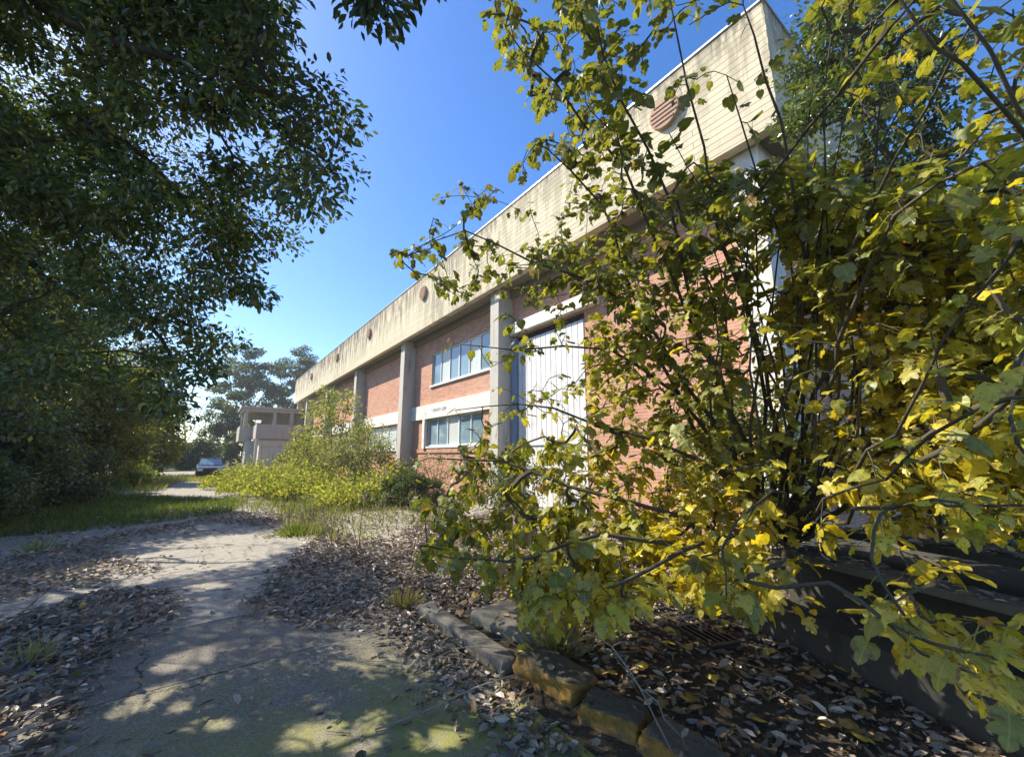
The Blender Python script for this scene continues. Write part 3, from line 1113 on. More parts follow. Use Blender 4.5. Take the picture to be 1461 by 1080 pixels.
# ------------------------------------------------------------------ shrubs and trees on the left
def shrubby(name, label, x, y, h, rx, n, per, ls, cols, w, seed, group=None, zlo=.15, gaps=True, ry=None, mat=None, bark=None, stems=3, cat='tree', tmpl=RHOMB, lean=(0, 0), flat=.8, rb=(.45, .8), jit=.22, crown='crown'):
    rng = np.random.default_rng(seed)
    T, ry_ = [], ry or rx
    while len(T) < n:
        q = rng.uniform(-1, 1, 3)
        if (q ** 2).sum() > 1:
            continue
        taper = 1 - .35 * max(0, q[2])
        zc = (zlo + (1 - zlo) / 2) * h
        T.append(np.array([x + q[0] * rx * taper + lean[0] * (q[2] + 1) / 2, y + q[1] * ry_ * taper + lean[1] * (q[2] + 1) / 2, zc + q[2] * (1 - zlo) / 2 * h]))
    base = np.array([x, y, 0.])
    paths = [[base, base + (.05, .05, h * .3), base + (lean[0] * .6 + .1, lean[1] * .6, h * .75)]]
    for k_ in range(stems - 1):
        a_ = rng.uniform(0, 2 * PI)
        paths.append([base + (.0, .0, .05 * h), base + (math.cos(a_) * rx * .3, math.sin(a_) * rx * .3, h * .35), base + (math.cos(a_) * rx * .6, math.sin(a_) * ry_ * .6, h * .65)])
    s = min(rx, h * .5)
    return plant(name, label, cat, base, rng, paths, np.array(T), rng.uniform(rb[0], rb[1], n) * min(1, s * .55), per, ls, cols, w, mat or M['leaf'], bark or M['bark'], tmpl=tmpl,
                 group=group, gaps=gaps, flat=flat, rtip=.004 + .0012 * h, limb='stem', jit=jit, crown=crown)

DK = [(.06, .095, .03), (.09, .125, .032), (.16, .185, .04), (.26, .27, .05)]
gL = 'trees and shrubs along the left of the drive'
shrubby('broadleaf_tree', 'second broadleaf tree further along the left of the drive, behind the overhanging boughs', -5.4, 12.6, 9.8, 3.0, 100, 200, .11, DK, [5, 4, 2, .6], 30, gL, .48, tmpl=OVAL)
shrubby('evergreen_shrub', 'dense dark evergreen shrub nearest on the left, against the frame edge', -5.2, 14.2, 6.2, 2.5, 95, 300, .14, DK, [5, 4, 2, .6], 31, gL, .05)
shrubby('evergreen_shrub', 'tall dark shrub behind the left grass strip with bare stems', -4.9, 18.0, 9.2, 2.3, 90, 300, .15, DK, [5, 4, 2, .6], 32, gL, .06)
for x_, y_, h_, r_, sd, lb in [(-4.3, 12.6, 1.9, 1.6, 131, 'low dark undergrowth bush nearest the camera on the left verge'), (-3.9, 15.6, 2.3, 1.6, 132, 'dark undergrowth bush filling the middle of the left verge'),
                             (-3.7, 19.2, 2.0, 1.4, 133, 'undergrowth bush at the far end of the left grass strip'), (-6.4, 16.5, 3.4, 2.2, 134, 'tall undergrowth behind the left verge bushes')]:
    shrubby('undergrowth_bush', lb, x_, y_, h_, r_, 65, 190, .10, DK, [4, 4, 2, 1], sd, 'undergrowth on the left verge', .0, stems=5, cat='bush')
shrubby('evergreen_shrub', 'tallest dark tree at the far left behind the front shrubs', -8.5, 20.5, 8.0, 3.4, 110, 260, .20, DK, [4, 4, 2, 1], 33, gL, .08)
shrubby('evergreen_shrub', 'sunlit-toned shrub with drooping sprays bending towards the drive', -3.9, 22.3, 5.6, 1.8, 90, 280, .15, [(.12, .15, .035), (.20, .21, .045), (.28, .27, .06)], [3, 4, 3], 34, gL, .06, lean=(.7, -.6))  # lighter yellow-green leaves put a sunlit look into this shrub
shrubby('evergreen_shrub', 'olive green tree behind the drooping shrub', -6.4, 28.0, 6.6, 2.4, 100, 260, .20, [(.05, .075, .03), (.08, .10, .03), (.14, .16, .04)], [4, 4, 2], 35, gL, .08)
shrubby('sunlit_shrub', 'yellow green sunlit shrub where the left tree line ends', -2.9, 31.0, 5.4, 2.0, 70, 200, .19, [(.16, .19, .04), (.22, .24, .05), (.30, .28, .06)], [3, 4, 2], 36, gL, .04, gaps=False, mat=M['weed'])
shrubby('sunlit_shrub', 'low pale green bush at the left foot of the far drive', -2.6, 27.0, 1.3, 1.2, 30, 120, .13, [(.16, .22, .04), (.24, .28, .05)], [1, 1], 37, gL, .0, gaps=False, mat=M['weed'], cat='bush')
shrubby('grey_tree', 'hazy grey green tree rising above the yellow shrub', -4.6, 45, 11.5, 2.6, 70, 110, .28, [(.10, .12, .07), (.14, .16, .09)], [1, 1], 38, gL, .25, gaps=False)
shrubby('grey_tree', 'broad dark green tree far behind the left shrubs', -12, 42, 15, 5.2, 120, 220, .36, DK, [3, 4, 2, 1], 39, gL, .1, gaps=False)
shrubby('grey_tree', 'dark tree filling the gap at the far left edge', -14, 30, 13, 5, 120, 220, .32, DK, [3, 4, 2, 1], 40, gL, .05, gaps=False)

# ------------------------------------------------------------------ trees beyond the end of the drive
FAR = [(.055, .095, .035), (.085, .125, .045), (.13, .16, .06)]
gF = 'trees beyond the annex'
def tall(label, x, y, h, rx, seed, zlo, n=55, per=110, ls=.42):
    rng = np.random.default_rng(seed)
    base = np.array([x, y, 0.])
    T = []
    while len(T) < n:
        q = rng.uniform(-1, 1, 3)
        if (q ** 2).sum() > 1:
            continue
        T.append(base + (q[0] * rx * (1 - .25 * q[2]), q[1] * rx, h * (zlo + (1 - zlo) * (q[2] + 1) / 2)))
    paths = [[base, base + (.2, 0, h * .35), base + (.1, .2, h * .65), base + (.5, 0, h * .92)],
             [base + (.2, 0, h * .35), base + (-rx * .4, 0, h * .55), base + (-rx * .6, 0, h * .75)],
             [base + (.2, 0, h * .42), base + (rx * .45, 0, h * .6), base + (rx * .6, .4, h * .8)]]
    return plant('pine_tree', label, 'tree', base, rng, paths, np.array(T), rng.uniform(.8, 1.5, n), per, ls, FAR, [3, 3, 1], M['leaf'], M['bark'], tmpl=RHOMB, group=gF, flat=.45, rtip=.03, droop=.1)
tall('tall airy tree left of the pair above the annex roof', 4.6, 80, 19.5, 5.0, 51, .38, 75, 170)
tall('tall airy tree right of the pair, touching the parapet end', 11.8, 82, 21.0, 4.6, 52, .33, 75, 170)
shrubby('leafy_tree', 'rounded green tree standing just left of the annex', 1.6, 62, 9.6, 2.6, 60, 120, .34, FAR, [2, 3, 2], 53, gF, .1, gaps=False)
shrubby('leafy_tree', 'dark bush hanging beside the annex post', 2.3, 54.5, 4.0, 1.0, 30, 110, .24, FAR, [3, 2, 1], 56, gF, .1, gaps=False, cat='bush')
shrubby('hedge', 'dark hedge across the end of the drive behind the car', -1.2, 57, 3.3, 3.4, 70, 130, .26, DK, [4, 3, 1, .2], 54, None, 0, gaps=False, ry=1.2, cat='hedge')
shrubby('terrace_plant', 'bright green plant growing on the annex terrace', 3.9, 52.2, 1.4, .9, 22, 90, .16, [(.20, .25, .05), (.28, .30, .06)], [1, 1], 55, None, .0, gaps=False, mat=M['weed'], cat='plant').location.z = 4.05
def bare(label, x, y, h, seed):
    rng = np.random.default_rng(seed)
    base = np.array([x, y, 0.])
    T = np.array([base + (rng.normal() * h * .2, rng.normal() * h * .15, h * rng.uniform(.5, 1)) for _ in range(70)])
    return plant('bare_tree', label, 'tree', base, rng, [[base, base + (-.2, 0, h * .3), base + (-.6, 0, h * .55), base + (-.9, 0, h * .8)], [base + (-.2, 0, h * .28), base + (.5, 0, h * .5), base + (1.2, 0, h * .8)]],
                 T, np.full(70, .5), 7, .22, [(.16, .15, .10)], [1], M['leaf'], M['palebark'], tmpl=RHOMB, group=gF, rtip=.016)
bare('thin nearly bare tree, left one against the pale sky', -2.2, 71, 10.5, 61)
bare('thin nearly bare tree next to the rounded green tree', .2, 74, 9.0, 62)

# ------------------------------------------------------------------ weeds and bushes in front of the brick wall
YG = [(.27, .33, .05), (.38, .40, .07), (.46, .42, .13), (.17, .21, .05)]
gW = 'wild bushes in front of the brick wall'
shrubby('elder_bush', 'tallest leafy bush against the wall with upright shoots', 4.8, 20.6, 4.8, 1.6, 60, 95, .13, [(.20, .25, .06), (.28, .32, .08), (.38, .38, .11)], [3, 3, 2], 71, gW, .05, gaps=False, mat=M['weed'], cat='bush', stems=5)
shrubby('elder_bush', 'rounded grey green bush below the pale green window', 5.2, 17.0, 2.9, 1.7, 60, 130, .11, [(.16, .20, .06), (.25, .27, .10), (.33, .32, .15)], [3, 3, 2], 72, gW, .0, gaps=False, mat=M['weed'], cat='bush', stems=5)
shrubby('elder_bush', 'grey green bush between the annex and the tallest bush', 4.6, 25.0, 2.7, 1.5, 55, 120, .15, [(.20, .24, .07), (.29, .31, .10), (.38, .36, .13)], [3, 3, 2], 73, gW, .0, gaps=False, mat=M['weed'], cat='bush', stems=5)
shrubby('elder_bush', 'far bush hiding the foot of the annex', 5.4, 33.0, 2.6, 1.7, 55, 110, .2, [(.16, .19, .06), (.24, .25, .08)], [1, 1], 74, gW, .0, gaps=False, mat=M['weed'], cat='bush', stems=5)
shrubby('elder_bush', 'low dark green ferny bush at the foot of the brick plinth', 5.2, 12.6, 1.0, 1.3, 60, 150, .08, [(.05, .08, .025), (.08, .11, .03)], [1, 1], 75, gW, .0, gaps=False, mat=M['weed'], cat='bush', stems=5)
shrubby('elder_bush', 'thin reddish bush of dry stalks against the sunlit bricks', 7.2, 14.8, 1.9, .8, 50, 30, .07, [(.20, .15, .08), (.14, .16, .06)], [1, 1], 76, gW, .0, gaps=False, mat=M['weed'], bark=M['dead'], cat='bush', stems=6)
shrubby('elder_bush', 'dark bush hiding the foot of the white ribbed door', 7.0, 9.6, 1.7, 1.0, 50, 100, .09, [(.06, .09, .03), (.11, .13, .04)], [1, 1], 77, gW, .0, gaps=False, mat=M['weed'], cat='bush', stems=5)
gH = 'yellow green weed clumps beside the drive'
wl = [(1.75, 20.3, 1.25, 'sunlit weed clump at the left end of the row beside the drive'), (2.5, 18.6, 1.2, 'weed clump next to the road, just right of the leftmost one'), (3.3, 17.4, 1.35, 'weed clump in the middle of the row below the tallest bush'),
      (4.1, 16.0, 1.2, 'weed clump in front of the rounded grey green bush'), (2.2, 23.0, 1.5, 'weed clump behind the leftmost one, towards the annex'), (1.9, 27.5, 1.5, 'farthest weed clump, beside the far drive'),
      (4.0, 14.0, 1.0, 'weed clump closest to the paved apron'), (5.6, 15.2, 1.4, 'weed clump tucked against the brick plinth'), (1.2, 24.5, 1.1, 'small weed clump spilling onto the far drive'),
      (4.8, 14.4, .9, 'lowest weed clump at the right end of the row'), (3.0, 20.5, 1.7, 'tall weed clump in front of the tallest bush')]
for i, (x, y, h, lab) in enumerate(wl):
    rng = np.random.default_rng(80 + i)
    rt_ = thing('weed_clump', lab, 'weeds', (x, y, 0), gH)
    a = Acc()
    n = 2000
    rr = 1.15 * np.sqrt(rng.random(n))
    th = rng.uniform(0, 2 * PI, n)
    P0 = np.stack([x + rr * np.cos(th) * 1.1, y + rr * np.sin(th), np.zeros(n)], 1)
    hh = h * (1.05 - .5 * (rr / .95) ** 2) * rng.uniform(.5, 1.1, n)
    Pz = P0.copy()
    Pz[:, 2] = hh * rng.uniform(.25, 1, n)
    Pz[:, :2] += (rng.random((n, 2)) - .5) * .12
    A = nrm(np.stack([np.cos(th) * .7, np.sin(th) * .7, rng.uniform(-.4, 1.3, n)], 1) + rng.standard_normal((n, 3)) * .3)
    N = nrm(rng.standard_normal((n, 3)) * .6 + (0, 0, .8))
    a.leaves(Pz, A, N, rng.uniform(.07, .16, n), RHOMB, palette(n, YG, [3, 4, 2, 2], rng, .2))
    for q in range(60):
        j = rng.integers(n)
        tip = P0[j] + (rng.normal() * .12, rng.normal() * .12, hh[j] * rng.uniform(1.0, 1.75))
        a.tube([P0[j], (P0[j] + tip) / 2 + rng.standard_normal(3) * .03, tip], [.006, .004, .002], 3, 1)
    a.build('foliage', [M['weed'], M['dead']], rt_)

# ------------------------------------------------------------------ the fig
rf = np.random.default_rng(41)
fb = np.array([4.75, 1.95, .75])
s0 = fb + (0, 0, .02)
def W(*q):
    return [s0 + (rf.normal() * .10, rf.normal() * .10, 0)] + [at(*p) for p in q]
fig_paths = [
    W((1062, 640, 4.3), (1005, 480, 4.0), (945, 280, 3.9), (862, 70, 3.9), (835, -90, 4.0)),
    W((1020, 600, 4.2), (905, 450, 4.0), (850, 405, 4.0), (760, 375, 4.1), (665, 335, 4.3), (570, 358, 4.4)),
    W((1000, 610, 4.3), (870, 500, 4.1), (740, 500, 4.2), (640, 490, 4.4)),
    W((1090, 520, 3.9), (1042, 358, 3.7), (1110, 240, 3.3), (1200, 128, 3.1), (1305, 0, 3.0), (1350, -80, 3.0)),
    W((1272, 620, 2.6), (1348, 486, 2.2), (1430, 375, 2.0), (1500, 300, 1.9)),
    W((1420, 560, 2.6), (1500, 330, 2.2), (1452, 193, 2.0), (1370, 95, 1.9), (1306, 40, 1.9), (1250, -60, 2.0)),
    W((1460, 560, 2.4), (1540, 300, 2.0), (1461, 165, 1.9), (1354, 0, 1.9), (1300, -90, 2.0)),
    W((980, 740, 3.7), (807, 693, 3.6), (718, 660, 3.8), (614, 652, 4.1), (562, 672, 4.2)),
    W((1000, 780, 3.4), (860, 762, 3.1), (760, 792, 3.1), (690, 800, 3.2), (604, 785, 3.3)),
    W((1120, 800, 2.7), (1060, 825, 2.3), (1190, 842, 1.75), (1255, 880, 1.6), (1330, 915, 1.45), (1420, 945, 1.3)),
    W((1250, 690, 2.4), (1330, 620, 1.8), (1430, 580, 1.35), (1500, 560, 1.2)),
    W((1180, 520, 3.6), (1240, 300, 3.0), (1330, 140, 2.6), (1380, 40, 2.5)),
    W((1140, 480, 3.8), (1135, 250, 3.6), (1095, 110, 3.6), (1060, 10, 3.6)),
    W((1210, 480, 3.2), (1290, 300, 2.7), (1400, 240, 2.3), (1480, 200, 2.1)),
    W((1010, 660, 3.8), (850, 600, 3.7), (740, 575, 4.0), (650, 590, 4.2)),
    W((1010, 770, 3.2), (930, 810, 2.8), (850, 850, 2.7), (760, 870, 2.8)),
    W((1030, 560, 4.2), (960, 400, 4.0), (890, 240, 3.9), (790, 120, 3.9), (720, 40, 4.0)),
    W((1080, 520, 4.2), (1020, 300, 4.0), (985, 120, 4.0), (950, -10, 4.1)),
    W((1120, 700, 3.2), (1080, 720, 2.6), (1030, 780, 2.3), (1040, 860, 2.1)),
    W((1260, 720, 2.3), (1360, 720, 1.8), (1470, 720, 1.5)),
    W((960, 560, 4.2), (860, 300, 4.3), (780, 210, 4.2), (757, 215, 4.2)),
]
for q in range(22):
    xx = rf.uniform(1000, 1300)
    fig_paths.append(W((xx, 620, 3.9 + rf.normal() * .2), (xx + rf.normal() * 25, 440, 3.8), (xx + (xx - 1150) * .9 + rf.normal() * 60, 250 + rf.normal() * 90, 3.6)))
fig_poly = [(555, 370), (600, 330), (640, 260), (720, 270), (760, 215), (760, 150), (690, 40), (700, -40), (1000, -60), (1530, -60), (1540, 960), (1420, 985), (1290, 940), (1180, 900),
            (1090, 905), (1010, 860), (930, 850), (850, 880), (740, 870), (690, 820), (600, 795), (610, 740), (560, 690), (640, 660), (650, 560), (700, 480), (660, 430), (580, 385)]
def keepw(x, y):
    w = 1.0
    if x < 1000 and y < 330:
        w = .42
    if x < 800 and y < 330:
        w = .12
    if 920 < x < 1200 and y < 240:
        w = .05
    if x > 1190 and y < 260:
        w = .20
    if x < 760 and y < 480:
        w = .22
    if 715 < x < 840 and 440 < y < 630:
        w = .28
    if 600 < x < 715 and 440 < y < 640:
        w = .05
    if 840 < x < 1030 and 440 < y < 640:
        w = .95
    if x < 720 and y > 590:
        w = .4
    if 1040 < x < 1110 and 330 < y < 600:
        w = .35
    if x > 1100 and 700 < y:
        w = .2
    if x > 1090 and 765 < y < 890:
        w = .04
    if x > 1050 and 860 < y:
        w = .10
    if 1040 < x < 1250 and 430 < y < 700:
        w *= .7
    if 1110 < x < 1250 and 520 < y < 700:
        w *= .6
    return w
def figdist(x, y):
    base = 4.4 - .85 * max(0, min(1, (x - 700) / 760)) ** 1.1
    if y > 700:
        base -= 1.15 * min(1, (y - 700) / 160)
    return max(1.75, base + rf.normal() * .45)
FT, FXY = [], []
lo, hi = np.array([555, -60]), np.array([1540, 985])
while len(FT) < 2500:
    q = lo + (hi - lo) * rf.random(2)
    if in_poly(q[None], fig_poly)[0] and rf.random() < keepw(*q):
        d_ = figdist(*q)
        if rf.random() > (d_ / 4.4) ** .8:
            continue
        FT.append(at(q[0], q[1], d_))
FT = np.array(FT)
fig = thing('fig_tree', 'large many stemmed fig tree with lobed yellow and green autumn leaves at right', 'tree', tuple(fb))
nodes, par, rad, chains, npr = grow([fig_paths[0]] + fig_paths[1:], FT, rf, wander=.08, rtip=.0032, power=2.5, up_bias=.05, step=.16)
for i in range(npr):
    ids = chains[i]
    rr = rad[ids].copy()
    rr[0] = max(rr[0] if i == 0 else rr[1], rr[1])
    rr = np.minimum(rr, (.019 if i < 21 else .011) * (1 - np.linspace(0, 1, len(rr))) + .004)
    a = Acc()
    a.tube(nodes[ids], rr * 1.05, 7)
    a.build('stem', M['figbark'], fig, smooth=True)
cr = Acc()
for ids in chains[npr:]:
    rr = rad[ids].copy()
    rr[0] = rr[1]
    cr.tube(nodes[ids], rr, 4, 1)
# leaves: alternate along the outer half of every stem and along every twig, plus a tuft at each tip
LP, LD = [], []
for ci, ids in enumerate(chains):
    prim = ci < npr
    n_ = len(ids)
    for q in range(1, n_):
        if prim and q < n_ * (.62 if ci < 21 else .5):
            continue
        p0, p1 = nodes[ids[q - 1]], nodes[ids[q]]
        d = nrm(p1 - p0)
        for r_ in range(2 if prim else 1):
            LP.append(p0 + (p1 - p0) * rf.random())
            side = nrm(np.cross(d, rf.standard_normal(3)))
            LD.append(nrm(side + d * .5))
    tip = nodes[ids[-1]]
    d = nrm(nodes[ids[-1]] - nodes[ids[-2]])
    for r_ in range(rf.integers(3, 7)):
        LP.append(tip - d * rf.uniform(0, .12))
        LD.append(nrm(d * .7 + rf.standard_normal(3) * .8))
LP, LD = np.array(LP), np.array(LD)
lx, ly = to_px(LP)
pk = np.ones(len(LP))
pk[(lx > 1020) & (lx < 1200) & (ly < 235)] = .28     # bare shoot tips in front of the parapet corner
pk[(lx > 1200) & (ly < 235)] = .42
pk[(lx > 600) & (lx < 715) & (ly > 440) & (ly < 640)] = .35
pk[(lx > 720) & (lx < 830) & (ly > 470) & (ly < 620)] = .6
pk = rf.random(len(LP)) < pk
LP, LD = LP[pk], LD[pk]
n = len(LP)
pet = rf.uniform(.03, .09, n)
petend = LP + LD * pet[:, None] + np.array([0, 0, -.01])
for a_, c_ in zip(LP, petend):
    cr.tube([a_, (a_ + c_) / 2 + (0, 0, .006), c_], [.0020, .0017, .0014], 3, 2, (.34, .32, .08))
hang = np.where(rf.random(n) < .3, .85, .22) + .35 * (LP @ np.array([math.cos(YAW), -math.sin(YAW), 0]) < .6)
A = LD * np.array([1, 1, .45]) + rf.standard_normal((n, 3)) * .28
A[:, 2] -= hang
A = nrm(A)
N = nrm(np.array([-.12, .1, 1.0]) + rf.standard_normal((n, 3)) * .30)
# yellow to the right and at the bottom, green towards the left and the top; upper-left green includes painted backlit shade
vx = np.array([math.cos(YAW), -math.sin(YAW), 0])
sx = LP @ vx
s = np.sin(1.9 * LP[:, 0] + 1) * np.sin(2.3 * LP[:, 1]) * .25
yel = np.clip(.50 + .42 * (LP[:, 2] < 1.5) * (sx > 1.0) + .12 * (sx - .8) + s - .34 * np.clip((LP[:, 2] - 2.3) / 1.2, 0, 1) * np.clip((3.2 - sx) / 1.6, 0, 1) - .05 * (LP[:, 2] - 1.6) + rf.normal(0, .22, n), 0, 1)
green = np.array([.115, .165, .025])
gy = np.array([.31, .325, .04])
ye = np.array([.62, .53, .05])
br = np.array([.36, .20, .035])
col = np.where(yel[:, None] < .5, green + (gy - green) * (yel / .5)[:, None], gy + (ye - gy) * ((yel - .5) / .5)[:, None])
ob = rf.random(n) < .02
col[ob] = br
col *= (1 + .14 * rf.standard_normal((n, 1)))
col[(LP[:, 2] < 1.25) & (np.linalg.norm(LP - CAM, axis=1) < 2.5)] *= np.array([1.15, 1.0, .9])
hi_ = np.clip((LP[:, 2] - 2.5) / 1.3, 0, 1)[:, None] * .45
col = col * (1 - hi_) + hi_ * np.array([.14, .165, .06])
col = np.clip(col, .01, .8)
sz = .042 + .068 * rf.random(n) ** 1.3 + .028 * (LP[:, 2] < 1.15) * (rf.random(n) < .6)
sz *= np.clip(np.linalg.norm(LP - CAM, axis=1) / 2.5, .62, 1)
kk = rf.choice(3, n, p=[.42, .42, .16])
for q in range(3):
    m_ = kk == q
    cr.leaves(petend[m_], A[m_], N[m_], sz[m_], FIG[q], col[m_])
cr.build('crown', [M['figleaf'], M['figbark'], M['weed']], fig)

# ------------------------------------------------------------------ trees and shrubs behind the fig on the right
gR = 'trees behind the fig'
GR = [(.05, .085, .035), (.075, .11, .04), (.13, .15, .04)]
shrubby('privet_tree', 'slim tree of small glossy dark leaves beside the parapet corner', 6.3, 1.12, 7.9, .9, 85, 150, .085, DK[:3], [4, 3, 1], 91, gR, .45, gaps=False, tmpl=OVAL, rb=(.5, .8))
shrubby('privet_tree', 'yellow green undergrowth behind the fig stems', 6.6, .2, 3.9, 1.6, 75, 120, .11, [(.14, .16, .03), (.26, .24, .04), (.38, .32, .05), (.07, .09, .03)], [3, 3, 1, 2], 92, gR, .03, gaps=False, mat=M['weed'])
shrubby('privet_tree', 'airy shrub at the right edge with small round leaves against the sky', 5.6, -.9, 5.6, 1.3, 60, 45, .09, [(.10, .13, .05), (.20, .20, .05)], [3, 2], 93, gR, .2, gaps=False, mat=M['weed'])
shrubby('privet_tree', 'dark shrub low at the right behind the steps', 7.6, -.9, 3.6, 2.0, 75, 120, .12, [(.05, .07, .025), (.12, .13, .03)], [3, 2], 94, gR, .0, gaps=False)
shrubby('privet_tree', 'bush between the fig and the side wall of the factory', 6.4, 2.9, 2.9, 1.0, 60, 110, .10, [(.09, .12, .03), (.18, .19, .04)], [3, 2], 95, gR, .0, gaps=False, mat=M['weed'])

# ------------------------------------------------------------------ leaf litter (stuff)
rl = np.random.default_rng(61)
def G(poly):
    return np.array([gnd(*p) for p in poly])
def fill(poly, per_m2, spread=.10):
    lo, hi = poly.min(0), poly.max(0)
    n = int((hi - lo).prod() * per_m2)
    q = lo + (hi - lo) * rl.random((n, 2))
    q = q[in_poly(q, poly)]
    return q + rl.standard_normal(q.shape) * spread * rl.random((len(q), 1))
L = [
    fill(G([(-40, 812), (60, 785), (150, 768), (330, 733), (430, 735), (430, 756), (300, 746), (180, 770), (150, 792), (228, 815), (120, 840), (-40, 868)]), 420, .2),
    fill(G([(-60, 905), (100, 862), (180, 846), (245, 845), (252, 885), (205, 905), (120, 985), (60, 1120), (-200, 1120)]), 950, .15),
    fill(G([(425, 795), (450, 770), (500, 765), (560, 790), (600, 745), (720, 735), (800, 860), (600, 892), (560, 905), (430, 893), (350, 880), (352, 858), (400, 815)]), 760, .14),
    fill(G([(545, 900), (600, 888), (720, 985), (830, 1075), (780, 1130), (700, 1060), (640, 1000)]), 1000, .10),
    fill(np.array([(2.05, .2), (2.05, 2.0), (2.3, 4.0), (2.2, 7.0), (8.2, 9), (8.3, 3), (5, -1)]), 300, .1),
    fill(np.array([(2.3, 6.8), (2.5, 8.4), (8.0, 9.5), (8.0, 6.8)]), 150, .1),
    fill(np.array([(2.2, 9.4), (2.4, 13), (8, 13), (8, 9.4)]), 110, .1),
    fill(np.array([(-3.9, 9), (-3.9, 17), (2.2, 17), (2.2, 9.8), (.5, 10.5)]), 70, .2),
    fill(np.array([(-3.9, -1), (-3.9, 20), (2, 20), (2, -1)]), 9, .1),
    fill(np.array([(-.5, 1.3), (-.5, 4), (1.9, 4), (1.9, 1.3)]), 16, .1),
    fill(np.array([(-4, 6), (-9, 8), (-9, 24), (-4, 22)]), 60, .1),
]
q = np.concatenate(L)
n = len(q)
zz = mound(q[:, 0], q[:, 1]) + np.where((q[:, 0] < 2.0) & (q[:, 0] > -3.9), .02, .01) + np.where((q[:, 0] > 2.1) & (q[:, 1] > 6.4) & (q[:, 1] < 12.2), .03, 0) + .035 * rl.random(n) ** 1.5 + np.clip(.05 * np.sin(3.1 * q[:, 0] + 1.2) * np.sin(2.7 * q[:, 1]) + .03 * np.sin(7 * q[:, 0] + 2 * q[:, 1]), 0, .06) * ((q[:, 0] < -.2) | (q[:, 1] > 3))
# leaves lying on the kerb stones lie on their tops
for (x0, x1, y0, y1, zt) in [(1.9, 2.09, 2.78, 4.33, .11), (2.2, 2.84, 2.8, 3.76, .16), (2.0, 2.34, 2.17, 2.78, .185), (2.0, 2.34, 1.73, 2.13, .15), (2.03, 2.37, 1.3, 1.7, .14)]:
    on = (q[:, 0] > x0) & (q[:, 0] < x1) & (q[:, 1] > y0) & (q[:, 1] < y1)
    drop = on & (rl.random(n) < .88)
    zz = np.where(on, zt, zz)
    zz = np.where(drop, -5, zz)
q2 = []
for off, zt in ((.54, .733), (.84, .953)):
    for _ in range(240):
        q2.append(A0 + u * rl.uniform(-2.6, .1) + nv * (off + .16 + rl.uniform(-.12, .12)) + (0, 0, zt))
P = np.concatenate([np.column_stack([q, zz])[zz > -1], np.array(q2)])
n = len(P)
th = rl.uniform(0, 2 * PI, n)
A = np.stack([np.cos(th), np.sin(th), rl.normal(0, .22, n)], 1)
N = nrm(np.array([0, 0, 1.0]) + rl.standard_normal((n, 3)) * .55)
N[rl.random(n) < .3] *= -1
col = palette(n, [(.24, .195, .16), (.16, .125, .10), (.34, .285, .235), (.50, .42, .33), (.28, .165, .10), (.50, .38, .07)], [5, 3.5, 3, 1.2, 1, .12], rl, .25)
sz = .032 + .075 * rl.random(n) ** 1.5
li = Acc()
half = rl.random(n) < .6
li.leaves(P[half], A[half], N[half], sz[half], CURL, col[half])
li.leaves(P[~half], A[~half], N[~half], sz[~half], OVAL, col[~half])
# fallen yellow fig leaves on the right
nf = 150
Pf = np.column_stack([rl.uniform(2.1, 4.4, nf), rl.uniform(.8, 4.2, nf), np.zeros(nf)])
Pf[:, 2] = mound(Pf[:, 0], Pf[:, 1]) + .05
th = rl.uniform(0, 2 * PI, nf)
li.leaves(Pf, np.stack([np.cos(th), np.sin(th), 0 * th], 1), nrm(np.array([0, 0, 1.]) + rl.standard_normal((nf, 3)) * .2), rl.uniform(.06, .12, nf), FIG[1],
          palette(nf, [(.5, .38, .05), (.34, .22, .06), (.26, .17, .08)], [1, 1, 2], rl))
# broken crumbs matted under the whole leaves
nc = int(len(q) * .9)
qc = q[rl.integers(0, len(q), nc)] + rl.standard_normal((nc, 2)) * .10
zc = mound(qc[:, 0], qc[:, 1]) + np.where((qc[:, 0] < 1.95) & (qc[:, 0] > -3.9), .02, .012) + .012 * rl.random(nc)
ok_ = ~((qc[:, 0] > 1.85) & (qc[:, 0] < 2.9) & (qc[:, 1] < 4.4))
qc, zc = qc[ok_], zc[ok_]
nc = len(qc)
th = rl.uniform(0, 2 * PI, nc)
li.leaves(np.column_stack([qc, zc]), np.stack([np.cos(th), np.sin(th), 0 * th], 1), nrm(np.array([0, 0, 1.]) + rl.standard_normal((nc, 3)) * .35), .010 + .028 * rl.random(nc) ** 2, RHOMB,
          palette(nc, [(.17, .13, .10), (.10, .075, .055), (.28, .22, .17)], [3, 3, 1], rl, .25))
# small bits: twig ends and crumbs
for q_ in range(420):
    x, y = rl.uniform(-2.5, 4), rl.uniform(1.2, 9)
    a_ = rl.uniform(0, PI)
    l = rl.uniform(.04, .22)
    z = .03 + (mound(np.array([x]), np.array([y]))[0] + .03 if x > 2.1 else 0)
    li.tube([(x, y, z), (x + l * math.cos(a_), y + l * math.sin(a_), z + rl.uniform(0, .02))], [.003, .0015], 3, 1)
kind(li.build('leaf_litter', [M['litter'], M['dead']]), 'stuff')

